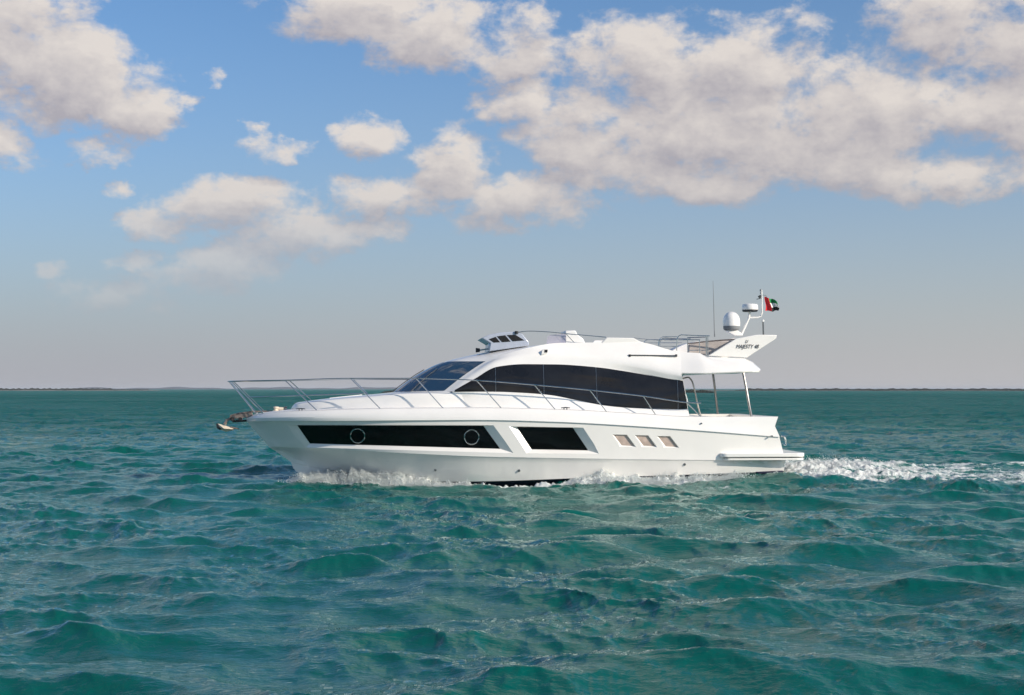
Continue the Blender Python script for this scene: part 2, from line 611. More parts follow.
def inset_panel(inner, n, depth, back, mat, name, side, m2=3):
    ti, bi = quad_rows(*inner, n)
    mb = MB(); G = []
    for k in range(n + 1):
        a = solve_side(*ti[k]); b_ = solve_side(*bi[k])
        G.append([Vector((p.x, (p.y + depth - back) * side, p.z)) for p in [a.lerp(b_, j / m2) for j in range(m2 + 1)]])
    mb.grid(G)
    # rim back into the skin, so that the pane has thickness
    ring = [g[0] for g in G] + G[-1][1:] + [g[-1] for g in reversed(G[:-1])] + G[0][-2:0:-1]
    nr = len(ring)
    back_ = [Vector((p.x, p.y + .02 * side, p.z)) for p in ring]
    mb.add(ring + back_, [(i, (i + 1) % nr, nr + (i + 1) % nr, nr + i) for i in range(nr)])
    return mb.build(name, mat, hull)


for side in (1, -1):
    for idx, (o_, i_, n, dep) in enumerate(HW):
        w = inset_panel(i_, n, dep, .006, M['glass_blk'], 'hull_window', side)
        if idx == 0:
            for (cx, cy) in ((357.5, 435.9), (471.8, 437.2)):
                c = solve_side(cx, cy); c.y += dep - .012; c.y *= side
                hb1 = side_at(c.x + .1, c.z); hb0 = side_at(c.x - .1, c.z)
                ang = math.atan2(hb1 - hb0, .2)
                up = (side_at(c.x, c.z + .1) - side_at(c.x, c.z - .1)) / .2
                ring = []
                for a in range(28):
                    dx = .188 * math.cos(2 * math.pi * a / 28); dz = .188 * math.sin(2 * math.pi * a / 28)
                    ring.append((c.x + dx, c.y - side * (dx * math.tan(ang) + dz * up) - side * .004, c.z + dz))
                MB().tube(ring, .013, 8, closed=True).build('porthole_ring', M['steel'], w)
    for (o_, i_, n, dep) in SV:
        inset_panel(i_, n, dep, .006, M['rose'], 'side_vent', side)

# ---- deck, side decks and cockpit
cyl = [p for p in LV['D']]
xe = P(696, 417, 2.1).x
dk = MB(); G = []
for i in range(NS):
    d = cyl[i]
    if d.x > xe + .05: break
    w = -d.y
    G.append([Vector((d.x, -w * u, d.z + .004 + .05 * (1 - u * u) * min(1, w))) for u in (1, .96, .85, .5, 0)])
dk.grid(G); dk.mirror()
dk.build('deck', M['gel_deck'], yacht)

# cockpit floor and benches inside the well cut into the hull
ck = MB().box(((WX0 + WX1) / 2, 0, WZ + .01), (WX1 - WX0 - .02, 3.46, .02))
ck.build('cockpit_floor', M['teak'], yacht)
bn_ = MB().box((WX1 - .34, 0, WZ + .24), (.6, 2.6, .42)).build('cockpit_bench', M['gel_deck'], yacht, bevel=.03)
MB().box((WX1 - .36, 0, WZ + .50), (.54, 2.5, .1)).build('seat_cushion', M['beige'], bn_, bevel=.03)

# ---- coachroof on the foredeck
def deck_z(X, hb):
    xs = [p.x for p in cyl]; return float(np.interp(X, xs, [p.z for p in cyl]))


def XC(px): return P(px, 400, 0).x


tr_x = [XC(290.5), XC(293), XC(297), XC(306), XC(319), XC(351), XC(377), XC(400), XC(450), XC(505)]
tr_w = [.16, .34, .52, .68, .86, 1.14, 1.31, 1.44, 1.59, 1.61]
tr_py = [410.2, 406.0, 402.6, 401.2, 399.4, 396.0, 393.8, 391.9, 391.4, 392.0]
TR_N = 60
G = []
for k in range(TR_N):
    t = 9.0 * k / (TR_N - 1)
    X = crv(t, tr_x); w = crv(t, tr_w); py = crv(t, tr_py); bx = lin(t, [5.5, 8], [0, 1])
    zc = PX(X, py, 0).z; zd = deck_z(X, w) - .03
    row = []
    h = zc - zd
    for (u, v_) in ((1.0, 0), (.985, .35), (.965, .6), (.93, .76), (.87, .87), (.75, .935), (.5, .98), (.25, .996), (0, 1)):
        u = u + (math.sqrt(max(0, u)) ** .5 - u) * .6 * bx if 0 < u < 1 else u
        row.append(Vector((X, -w * u, zd + h * (v_ + ((1 - (1 - v_) ** 1.8) - v_) * bx))))
    G.append(row)
mb = MB().grid(G)
mb.poly([tuple(p) for p in G[0]])
mb.mirror()
mb.build('coachroof', M['gel'], yacht, ang=40)
# low sunpad hatch on the coachroof
hx0, hx1 = XC(330), XC(362)
mb = MB()
mb.prism([Vector((hx0, -.35, PX(hx0, 398.6, 0).z - .05)), Vector((hx1, -.35, PX(hx1, 395.4, 0).z - .05)), Vector((hx1, .35, PX(hx1, 395.4, 0).z - .05)), Vector((hx0, .35, PX(hx0, 398.6, 0).z - .05))], (0, 0, .075))
mb.build('deck_hatch', M['gel_deck'], yacht, bevel=.012)

# ---- cabin shell --------------------------------------------------------
# rows run from the windshield foot over the roof to the stern; columns from centreline to window head
RO = [
    [(392.5, 392.6, 0), (402, 392.6, .72), (446, 392, 1.42), (449.3, 391.8, 1.47), (452.2, 391.4, 1.52)],
    [(416, 375.6, 0), (427, 374.6, .70), (468.5, 374.4, 1.32), (472, 375.4, 1.42), (475, 378.4, 1.50)],
    [(441, 362.9, 0), (452, 361.4, .64), (488.8, 361.2, 1.20), (494.5, 361.8, 1.37), (497.5, 366.3, 1.46)],
    [(468, 356.0, 0), (478, 354.4, .62), (504, 354.6, 1.22), (515, 357.0, 1.38), (525, 363.7, 1.46)],
    [(497, 350.4, 0), (505, 349.2, .62), (529, 347.6, 1.24), (544, 354.6, 1.39), (556, 363.9, 1.46)],
    [(545, 346.0, 0), (548, 345.0, .62), (560, 342.9, 1.14), (596, 357.4, 1.42), (597, 366.7, 1.47)],
    [(600, 344.8, 0), (600, 343.8, .62), (600, 342.5, 1.16), (620, 360.0, 1.47), (622, 370.2, 1.49)],
    [(640, 345.0, 0), (640, 343.8, .62), (640, 342.6, 1.20), (645, 364.4, 1.55), (648, 374.6, 1.565)],
    [(668, 351.6, 0), (668, 351.0, .62), (669, 350.0, 1.28), (668, 369.6, 1.65), (671, 379.0, 1.68)],
    [(680, 353.6, 0), (680, 353.0, .62), (681, 352.0, 1.32), (681.5, 372.8, 1.73), (683, 380.2, 1.735)],
]
ROP = [[P(*q) for q in r] for r in RO]
NR = len(RO)
SUBR = 10
RT = [k / SUBR for k in range((NR - 1) * SUBR + 1)]


def roof_pt(t, c):
    """t along rows, c along columns 0..4 (cubic across the crown columns, straight at the edges)"""
    ctrl = [crv3(t, [row[j] for row in ROP]) for j in range(5)]
    # mirror extension for smoothness at the centreline
    ext = [Vector((ctrl[1].x, -ctrl[1].y, ctrl[1].z))] + ctrl
    ts = [-1, 0, 1, 2, 3, 4]
    if c <= 2: return crv3s(c, ext[:4], ts[:4])
    return crv3s(c, ctrl[2:], [2, 3, 4])


def crv3s(t, pts, ts):
    """cubic through vectors with averaged slopes (no clamping)"""
    n = len(pts)
    i = 0
    while i < n - 2 and t > ts[i + 1]: i += 1
    h = ts[i + 1] - ts[i]; u = (t - ts[i]) / h

    def sl(j):
        if j == 0: return (pts[1] - pts[0]) / (ts[1] - ts[0])
        if j == n - 1: return (pts[-1] - pts[-2]) / (ts[-1] - ts[-2])
        return (pts[j + 1] - pts[j - 1]) / (ts[j + 1] - ts[j - 1])
    a, c = pts[i], pts[i + 1]; ma, mc = sl(i) * h, sl(i + 1) * h
    u2, u3 = u * u, u ** 3
    return a * (2 * u3 - 3 * u2 + 1) + ma * (u3 - 2 * u2 + u) + c * (-2 * u3 + 3 * u2) + mc * (u3 - u2)


CC = [0, .25, .5, .75, 1, 1.25, 1.5, 1.75, 2, 2.15, 2.35, 2.55, 2.75, 3, 3.25, 3.5, 3.75, 4]
RG = [[roof_pt(t, c) for c in CC] for t in RT]

# window side: foot line under the side windows
FT = [(452.2, 391.9, 1.54), (472, 391.9, 1.58), (495, 392, 1.61), (521, 393, 1.64), (549, 395.2, 1.67), (580, 401.2, 1.70), (606, 406.0, 1.72), (634, 408.4, 1.74), (676, 409.6, 1.79), (688, 409.2, 1.80)]
# matching head line, taken from the roof columns with the extra aft post
HD = [(452.2, 391.4, 1.52), (475, 378.4, 1.50), (497.5, 366.3, 1.46), (525, 363.7, 1.46), (556, 363.9, 1.46), (597, 366.7, 1.47), (622, 370.2, 1.49), (648, 374.6, 1.555), (676, 379.6, 1.68), (683, 380.2, 1.715)]
FTP = [P(*q) for q in FT]; HDP = [P(*q) for q in HD]


def win_pt(t, u, off=0.0):
    a = crv3(t, FTP); b_ = crv3(t, HDP)
    p = a.lerp(b_, u)
    p.y -= .035 * math.sin(math.pi * u) + off
    return p


WT = [k / 8 for k in range(9 * 8 + 1)]
shell = MB().grid(RG)
shell.grid([[win_pt(t, u) for u in (0, .25, .5, .75, 1)] for t in WT])
# wall between the side deck and the window foot
WG = []
for t in WT:
    a = crv3(t, FTP); zd = deck_z(a.x, 1.8) - .05
    lo = Vector((a.x + .02, a.y - .11 * min(1, t / 2.5), zd))
    lip = Vector((a.x, a.y + .01 - .045 * min(1, t / 2.5), a.z - .015))
    WG.append([lo, lo.lerp(lip, .5) + Vector((0, -.01, 0)), lip, Vector((a.x, a.y - .012, a.z + .004)), a])
shell.grid(WG)
# back wall of the saloon
aft = [tuple(p) for p in (WG[-1][0], WG[-1][2], win_pt(9, .02), win_pt(9, .5), win_pt(9, 1), RG[-1][13], RG[-1][8], RG[-1][4], RG[-1][0])]
aft.append((aft[-1][0], 0, aft[0][2]))
shell.poly(aft)
shell.mirror()
cabin = shell.build('cabin', M['gel'], yacht, ang=38)

# side windows: separate dark panes bonded over the shell
def t_of_px(px):
    """row parameter at which the middle of the window band is seen at px"""
    lo, hi = 0.0, 9.0
    for _ in range(40):
        m_ = (lo + hi) / 2
        p = win_pt(m_, .5)
        d = YC + p.x * ST + p.y * CT
        x = 512 + F * (p.x * CT - p.y * ST) / d
        if x < px: lo = m_
        else: hi = m_
    return lo


_edges = [0.12, t_of_px(495.6), t_of_px(543.8), t_of_px(596.5), t_of_px(676.5), 9.0 - .04]
DIVX = [None, 495.7, 543.8, 596.5, 676.6, None]


def t_div(k, u, gap):
    """row parameter of an upright division at height u"""
    if DIVX[k] is None: return .12 if k == 0 else 8.96
    X0 = P(DIVX[k], 385, 1.6).x + gap
    lo, hi = 0.0, 9.0
    for _ in range(30):
        m_ = (lo + hi) / 2
        if win_pt(m_, u).x < X0: lo = m_
        else: hi = m_
    return lo


for side in (1, -1):
    for k in range(5):
        n = 14
        mb = MB()
        G = []
        for i in range(n + 1):
            row = []
            for u in (.012, .2, .4, .6, .8, .985):
                a, c = t_div(k, u, .005), t_div(k + 1, u, -.005)
                p = win_pt(a + (c - a) * i / n, u, .010)
                row.append(Vector((p.x, p.y * side, p.z)))
            G.append(row)
        mb.grid(G)
        ring = [g[0] for g in G] + G[-1][1:] + [g[-1] for g in reversed(G[:-1])] + G[0][-2:0:-1]
        nr = len(ring)
        bk = [Vector((p.x, p.y + .02 * side, p.z)) for p in ring]
        mb.add(ring + bk, [(i, (i + 1) % nr, nr + (i + 1) % nr, nr + i) for i in range(nr)])
        mb.build('side_window', M['glass_side'], cabin)


def roof_normal(t, c):
    a = roof_pt(t + .02, c) - roof_pt(max(t - .02, 0), c)
    b_ = roof_pt(t, min(c + .02, 4)) - roof_pt(t, max(c - .02, -.02) if c > .02 else 0)
    n = a.cross(b_)
    n.normalize()
    if n.z < 0: n.negate()
    return n


def ws_pane(c0, c1, name):
    mb = MB(); G = []
    n = 16
    for i in range(n + 1):
        t = .07 + (1.97 - .07) * i / n
        row = []
        for j in range(9):
            c = c0 + (c1 - c0) * j / 8
            if abs(c) > 2:   # never
                c = 2 * (1 if c > 0 else -1)
            p = roof_pt(t, abs(c)); nn = roof_normal(t, max(abs(c), .03))
            q = p + nn * .008
            row.append(Vector((q.x, q.y if c >= 0 else -q.y, q.z)))
        G.append(row)
    mb.grid(G)
    return mb.build(name, M['glass_ws'], cabin)


for (a, c) in ((-1.93, -.80), (-.74, .74), (.80, 1.93)):
    ws_pane(a, c, 'windshield_pane')
# wipers at the foot of the screen
for yy in (-.95, .1, .95):
    c = abs(yy) / .75
    pts = []
    for t in (.02, .5, 1.0, 1.35):
        q = roof_pt(t, min(1.9, c * (1 - .12 * t))) + roof_normal(max(t, .03), min(1.9, max(c, .05))) * .03
        pts.append((q.x, q.y if yy <= 0 else -q.y, q.z))
    MB().tube(pts, .010, 6).build('wiper', M['steel_dull'], cabin)

# ---- flybridge deck overhang over the cockpit
FD = [  # top edge, outer lower edge
    ((560, 345.5, 1.12), (596, 357.8, 1.425)),
    ((620, 345.0, 1.16), (630, 362.0, 1.50)),
    ((655, 347.0, 1.22), (652, 367.0, 1.60)),
    ((681, 352.0, 1.32), (681.5, 372.8, 1.73)),
    ((700, 353.2, 1.36), (704, 373.0, 1.84)),
    ((707, 356.8, 1.40), (722, 372.3, 1.86)),
    ((744.4, 358.3, 1.40), (742, 371.4, 1.84)),
    ((752.3, 361.5, 1.36), (754, 371.2, 1.74)),
    ((760.0, 368.3, 1.20), (759.6, 371.3, 1.40)),
]
FD = FD[3:]
fd = MB(); G = []
fp = [(P(*a), P(*b_)) for a, b_ in FD]
for k in range((len(fp) - 1) * 6 + 1):
    t = k / 6
    i = min(int(t), len(fp) - 2); u = t - i
    a = fp[i][0].lerp(fp[i + 1][0], u); b_ = fp[i][1].lerp(fp[i + 1][1], u)
    row = [Vector((a.x, 0, a.z + .01)), Vector((a.x, a.y * .5, a.z)), Vector((a.x, a.y * .93, a.z)), a]
    for v_ in (.2, .45, .7, .9, 1.0):
        q = a.lerp(b_, v_); q.y -= .07 * math.sin(math.pi * v_)
        w0 = math.exp(-(t * 1.3) ** 2); q = q.lerp(q + roof_pt(NR - 1, 2 + v_) - fp[0][0].lerp(fp[0][1], v_) + Vector((0, .07 * math.sin(math.pi * v_), 0)), w0)
        row.append(q)
    zb = b_.z
    row += [Vector((b_.x, b_.y + .02, zb - .03)), Vector((b_.x, b_.y + .10, zb - .038)), Vector((b_.x, b_.y * .45, zb - .03)), Vector((b_.x, 0, zb - .03))]
    G.append(row)
fd.grid(G)
fd.poly([tuple(p) for p in G[0]]); fd.poly([tuple(p) for p in G[-1]])
fd.mirror()
fly = fd.build('flybridge_overhang', M['gel'], yacht, ang=38)

# raised coaming hump on the flybridge (wet bar)
hump = [(601, 343.0), (606.9, 337.4), (633.6, 338.0), (640.5, 341.6), (671.6, 350.4), (671.6, 352), (601, 345)]
for nm, y0 in (('flybridge_coaming', 1.17), ('flybridge_coaming', -1.07)):
    MB().prism([P(x, y, 1.17) + Vector((0, 1.17 - y0, 0)) for x, y in hump], (0, .10, 0)).build(nm, M['gel'], fly, bevel=.02)

# helm seat back, console
MB().prism([P(x, y, .9) for x, y in ((565.4, 330.6), (575.6, 330.4), (577.5, 334.5), (583, 338.5), (585.5, 343.5), (585.5, 346), (565.0, 346))], (0, 1.0, 0)).build('helm_seat', M['gel_deck'], yacht, bevel=.025)
MB().prism([P(x, y, 1.05) for x, y in ((546.5, 343.6), (547.5, 336.6), (550, 335.0), (566, 333.6), (566, 344.5), (546, 346))], (0, .012, 0)).build('wind_deflector', M['acryl'], yacht)
# venturi windscreen of the upper helm
vent = [(481.7, 337.9), (489, 334.8), (500, 332.6), (516, 331.6), (522, 333.5), (529.0, 342.0), (529.0, 345.6), (489.0, 351.5), (490.5, 343.2)]
HBV = .92
vp = [P(x, y, HBV) for x, y in vent]
v_o = MB().prism(vp, (0, 2 * HBV, 0)).build('helm_windscreen', pmat('shade_blue_gelcoat', (.42, .46, .55), .35, coat=.4, var=.06), yacht, bevel=.02)  # bluish tone of the console's shaded side set as base colour
for q in (((488.8, 339.2), (495.6, 336.8), (500.2, 342.2), (493.6, 342.6)), ((496.8, 336.3), (505.2, 335.2), (510.6, 341.6), (502.0, 342.2)), ((506.8, 335.0), (515.4, 334.8), (524.6, 340.4), (512.6, 341.4))):
    for sgn in (1, -1):
        pts = [P(x, y, HBV) for x, y in q]
        pts = [Vector((p.x, (p.y - .006) * sgn, p.z)) for p in pts]
        MB().prism(pts, (0, .01 * sgn, 0)).build('tinted_pane', M['glass_side'], v_o)
# front glass of the venturi
MB().prism([P(x, y, HBV - .1) + Vector((0, 0, 0)) for x, y in ((484.6, 338.2), (489.6, 343.2), (490.2, 343.0), (485.4, 337.6))], (0, 2 * HBV - .2, 0)).build('tinted_pane', M['glass_side'], v_o)

# searchlight and its housing
bl = MB()
c = P(493, 345.5, .55)
bl.lathe((c.x, c.y, c.z - .12), [(0, 0), (.11, 0), (.13, .05), (.13, .17), (.10, .22), (0, .24)], 20)
sl_ = bl.build('searchlight', pmat('pale_blue_lamp', (.45, .58, .68), .2, coat=.6, var=.05), yacht)
c = P(477.6, 350.2, .5); c2 = P(489, 348.8, .5)
MB().tube([c + Vector((.05, 0, .0)), c2], .022, 8).build('horn', M['steel'], yacht)
MB().tube([c + Vector((-.05, 0, 0)), c + Vector((.06, 0, 0))], [.065, .05], 12).build('horn', M['black'], yacht)

# side navigation light
for sgn in (1, -1):
    c = P(545.6, 351.4, 1.27)
    nl = MB().prism([P(541.2, 355.2, 1.42), P(541.8, 350.6, 1.42), P(544.6, 348.9, 1.42), P(548.4, 349.0, 1.42), P(548.0, 353.0, 1.42)], (0, .40, 0))
    nl.v = [(x, y * sgn - .0, z) for x, y, z in nl.v]
    nl = nl.build('navigation_light', M['gel'], yacht, bevel=.01)
    k_ = MB().prism([P(544.4, 352.6, 1.425), P(544.6, 349.7, 1.425), P(547.8, 349.7, 1.425), P(547.4, 352.4, 1.425)], (0, .03, 0))
    k_.v = [(x, y * sgn, z) for x, y, z in k_.v]
    k_.build('lens', M['black'], nl)

# ---- tubes for rails ------------------------------------------------
def sm(pts, n=6):
    out = []
    for k in range((len(pts) - 1) * n + 1):
        out.append(crv3(k / n, pts))
    return out


RAIL = [(228, 381.4, 0), (232, 381.2, .30), (250, 380.8, .62), (285, 380.2, .92), (350.4, 378.4, 1.38), (416.3, 378.4, 1.74), (476.7, 380.4, 1.95), (535, 384.9, 2.03), (589.6, 390, 2.05), (643, 396, 2.06), (687, 402.4, 2.06), (701, 402.8, 2.04)]
POSTS = [((229, 381.5, .12), (255.5, 412.6, .20)), ((231.5, 381.4, .28), (263.0, 412.2, .36)), ((285, 380.3, .92), (317.8, 410.5, 1.22)), ((350.4, 378.5, 1.38), (381.2, 408.9, 1.64)),
         ((416.3, 378.5, 1.74), (443.5, 408.0, 1.88)), ((476.7, 380.5, 1.95), (501.9, 408.2, 1.98)), ((534.3, 384.9, 2.03), (555.8, 409.6, 2.03)), ((589.6, 390.1, 2.05), (607.2, 411.9, 2.04)), ((643, 396.1, 2.06), (656.2, 415.0, 2.06))]
rr = .0155
rail_pts = sm([P(*q) for q in RAIL])
full = [Vector((p.x, -p.y, p.z)) for p in reversed(rail_pts)] + rail_pts[1:]
rail = MB().tube(full, rr).build('guard_rail', M['steel'], yacht)
for sgn in (1, -1):
    for a, b_ in POSTS:
        A, B = P(*a), P(*b_)
        B.z -= .02
        st_ = MB().tube([(A.x, A.y * sgn, A.z), (B.x, B.y * sgn, B.z)], rr * .9)
        st_.build('stanchion', M['steel'], rail)
        fb = MB().lathe((B.x, B.y * sgn, B.z - .0), [(0, -.01), (.034, -.01), (.034, .022), (.022, .03), (0, .03)], 12)
        fb.build('stanchion_foot', M['steel'], rail)
MIDR = [(245.4, 397.4, .24), (262, 397.0, .66), (301, 395.5, 1.06), (366, 393.3, 1.50)]
mp = sm([P(*q) for q in MIDR])
full = [Vector((p.x, -p.y, p.z)) for p in reversed(mp)] + mp
MB().tube(full, rr * .8).build('middle_rail', M['steel'], rail)

# flybridge rails
def rod(name, pts, r, parent=yacht, mat='steel', both=False, n=8, smooth=False):
    q = [P(*p) for p in pts]
    if smooth: q = sm(q)
    mb = MB().tube(q, r, n)
    o = mb.build(name, M[mat], parent)
    if both:
        mb2 = MB().tube([(p.x, -p.y, p.z) for p in q], r, n)
        mb2.build(name, M[mat], parent)
    return o


fr = rod('flybridge_rail', [(516.5, 332.4, .9), (530, 331.2, 1.0), (548, 332.0, 1.1), (565, 333.6, 1.12), (585, 335.4, 1.12), (606, 337.2, 1.12)], .013, smooth=True)
MB().lathe(P(516.5, 332.6, .93) - Vector((0, 0, .03)), [(0, 0), (.05, 0), (.05, .07), (0, .07)], 12).build('rail_knob', M['black'], fr)
rod('rail_post', [(566, 334.0, 1.12), (575, 343.4, 1.12)], .012, fr, both=True)
rod('flybridge_rail', [(634, 338.0, 1.14), (650, 339.8, 1.16), (658, 340.2, 1.18), (676, 340.0, 1.18), (700, 340.0, 1.18)], .010, both=True)
ar = rod('aft_guard_rail', [(658, 348.8, 1.16), (659.0, 341.0, 1.16), (660.2, 338.4, 1.16), (663.0, 336.8, 1.16), (677, 336.8, 1.16)], .012, both=True)
ar = rod('aft_guard_rail', [(676.6, 350.6, 1.2), (677.0, 339.0, 1.2), (678.2, 336.4, 1.2), (681.0, 334.9, 1.2), (700, 335.7, 1.2), (709.5, 335.9, 1.2)], .014, both=True)
for (x, y0, y1, r) in ((687.5, 337.4, 351.8, .012), (699.4, 340, 353, .011), (706.2, 336, 355.5, .017), (707.8, 336, 355.6, .012)):
    rod('rail_post', [(x, y0, 1.2), (x + .2, y1, 1.2)], r, ar)
rod('lower_rail', [(660, 346.4, 1.18), (677, 346.4, 1.18)], .010, ar)
rod('lower_rail', [(688, 350.4, 1.18), (704, 350.2, 1.18), (709.5, 349.8, 1.18)], .011, ar)
rod('lower_rail', [(687, 337.6, -1.2), (706, 337.2, -1.2)], .016, ar)
rod('lower_rail', [(662, 339.3, -1.1), (700, 339.6, -1.1)], .009, ar)
rod('bimini_bow', [(687, 343.8, .6), (704, 341.8, .7), (722, 340.2, .8), (737, 339.2, .9)], .02, mat='rust', smooth=True)
rod('bimini_bow', [(715, 343.4, -.2), (724, 342.6, -.2), (735, 341.2, -.2)], .018, mat='grey')
# curved sofa back and folded cover
sofa = [(671.5, 350.6), (676, 348.0), (683, 344.8), (690, 342.6), (697, 341.4), (702, 341.2), (702, 354), (671.5, 352.2)]
MB().prism([P(x, y, -.25) for x, y in sofa], (0, .7, 0)).build('sofa_back', M['gel_deck'], yacht, bevel=.03)
sofa2 = [(689, 344.6), (700, 342.6), (718, 340.4), (733, 340.8), (733, 346), (712, 355), (688, 354)]
MB().prism([P(x, y, .55) for x, y in sofa2], (0, .18, 0)).build('seat_cushion', M['beige'], yacht, bevel=.03)

# vent slot with steel hand rail on the roof side
slot = [(629.6, 355.3, 1.42), (676.4, 355.8, 1.45)]
rod('grab_rail', slot, .02, mat='steel_dull', both=True)
for x in (629.8, 676.2):
    MB().lathe(P(x, 355.5, 1.42) + Vector((0, -.0, -.03)), [(0, 0), (.03, 0), (.03, .06), (0, .06)], 10).build('grab_rail_end', M['black'], yacht)

# ---- radar arch wings -------------------------------------------------
wing = [(708, 355.8), (736.5, 338.6), (757, 334.7), (776.9, 335.0), (776.4, 338.4), (747, 357.6)]
arch = MB()
a0 = [P(x, y, 1.34) for x, y in wing]
arch.prism(a0, (0, .10, 0))
arch.prism([Vector((p.x, -p.y, p.z)) for p in a0], (0, -.10, 0))
top = [(739, 338.0), (757, 335.3), (775, 335.5), (775, 338), (741, 340.8)]
arch.prism([P(x, y, 1.24) for x, y in top], (0, 2.48, 0))
arch_o = arch.build('radar_arch', M['gel'], yacht, bevel=.018)


def text_mesh(s, size, shear=0.0):
    cu = bpy.data.curves.new('t', 'FONT'); cu.body = s; cu.size = size; cu.extrude = .002; cu.shear = shear
    cu.align_x = 'CENTER'; cu.align_y = 'CENTER'
    o = bpy.data.objects.new('t', cu); COL.objects.link(o)
    dg = bpy.context.evaluated_depsgraph_get()
    me = bpy.data.meshes.new_from_object(o.evaluated_get(dg))
    bpy.data.objects.remove(o)
    return me


for sgn in (1, -1):
    for (s, px, py, size, sq, sh) in (('MAJESTY 48', 747.2, 346.7, .15, .80, .35), ('U', 746.4, 341.6, .12, .8, .45)):
        me = text_mesh(s, size, sh)
        c = P(px, py, 1.352)
        mt = Matrix.Translation((c.x, c.y * sgn, c.z)) @ Matrix.Rotation(0 if sgn == 1 else math.pi, 4, 'Z') @ Matrix.Rotation(R(90), 4, 'X') @ Matrix.Diagonal((sq, 1.0, 1, 1))
        me.transform(mt)
        link('lettering', me, M['letter'], arch_o)

# ---- satellite dome, radar, mast
c = P(731.5, 330.4, 0)
zz = lambda py: P(731.5, py, 0).z - c.z
h = zz(311.6)
rd = .235
prof = [(0, 0), (.17, 0), (.215, .025), (.225, .04)]
dome_b = MB().lathe((c.x, c.y, c.z), prof + [(.232, .12), (0, .12)], 36).build('dome_base', M['grey'], yacht)
pr = [(0, .12), (.238, .12), (rd + .006, .17), (rd + .004, .24)]
for k in range(1, 13):
    a = k / 12 * math.pi / 2
    pr.append((rd * math.cos(a) if k < 12 else 0, .27 + (h - .27) * math.sin(a)))
MB().lathe((c.x, c.y, c.z), pr, 40).build('satellite_dome', M['gel'], yacht)
MB().prism([P(x, y, .12) for x, y in ((725, 330.4), (738, 330.4), (741.5, 333.2), (741.5, 335.6), (735, 335.6))], (0, .24, 0)).build('dome_bracket', M['gel'], yacht, bevel=.015)
c = P(750, 311.8, 0)
MB().lathe((c.x, c.y, c.z), [(0, 0), (.19, 0), (.215, .02), (.215, .06), (0, .06)], 36).build('radar_base', M['black'], yacht)
MB().lathe((c.x, c.y, c.z + .055), [(0, 0), (.222, 0), (.226, .03), (.222, .12), (.20, .155), (.12, .172), (0, .175)], 36).build('radar_dome', M['gel'], yacht)
MB().tube([P(741, 335.2), P(748.8, 318), P(749.5, 312)], .036, 10).build('radar_bracket', M['gel'], yacht)
mast = MB().tube([P(748.5, 317.6), P(757.5, 317.6), P(760.8, 316.4), P(762.2, 313), P(761.7, 290.2)], [.026, .026, .024, .02, .016], 10).build('mast', M['gel'], yacht)
for (x, y, r) in ((760.8, 290.6, .030), (760.8, 293.3, .022)):
    MB().lathe(P(x, y) - Vector((0, 0, .02)), [(0, 0), (r, 0), (r, .04), (r * .6, .06), (0, .06)], 12).build('masthead_light', M['grey'], mast)
MB().tube([P(759.0, 297.4), P(761, 295.6)], [.045, .03], 10).build('masthead_light', M['black'], mast)
MB().tube([P(761.7, 295.0), P(765.8, 295.4), P(767.4, 298.8)], .009, 6).build('flag_bracket', M['grey'], mast)
MB().tube([P(756.6, 299.3), P(761, 298.2)], .014, 6).build('flag_bracket', M['grey'], mast)
MB().tube([P(763.4, 334.8), P(763.0, 321.5)], .022, 8).build('light_pole', M['steel_dull'], yacht)
MB().lathe(P(763.0, 321.8), [(0, 0), (.035, 0), (.04, .04), (.02, .06), (0, .065)], 12).build('stern_light', M['gel'], yacht)
# whip aerial
MB().tube([P(714.8, 336.8, 1.0), P(714.4, 331, 1.0), P(713.6, 300, 1.0), P(713.0, 281, 1.0)], [.020, .012, .008, .005], 8).build('whip_aerial', M['grey'], yacht)

# ---- cockpit posts, ladder and its handrail
for sgn in (1, -1):
    pts = [P(743.2, 372.2, 1.76), P(745.6, 385, 1.80), P(748.6, 402, 1.86), P(751.6, 417.4, 1.93)]
    MB().tube([(p.x, p.y * sgn, p.z) for p in sm(pts, 3)], .034, 10).build('canopy_post', M['steel_dull'], yacht)
lad = rod('ladder_handrail', [(683, 378.5, 1.0), (688, 377.3, 1.0), (691.6, 380.5, 1.0), (694.2, 388, 1.0), (697.5, 404, 1.0), (701.2, 417.6, 1.0)], .022, mat='steel_dull', smooth=True)
rod('ladder_handrail', [(688, 404, 1.9), (694, 409.5, 1.9), (701, 417.4, 1.9)], .015, lad)
rod('ladder_handrail', [(685.6, 394.4, 1.9), (687.6, 402, 1.9)], .015, lad, mat='gel')
# dark glass door at the back of the saloon
xa = WG[-1][0].x + .12
qa, qb = WG[-1][0].lerp(win_pt(9, 1), .06), WG[-1][0].lerp(win_pt(9, 1), .86)
mb = MB().prism([(qa.x - .01, -1.0, qa.z), (qb.x - .01, -1.0, qb.z), (qb.x - .01, 1.0, qb.z), (qa.x - .01, 1.0, qa.z)], (.03, 0, 0))
mb.build('saloon_door', M['glass_side'], cabin)

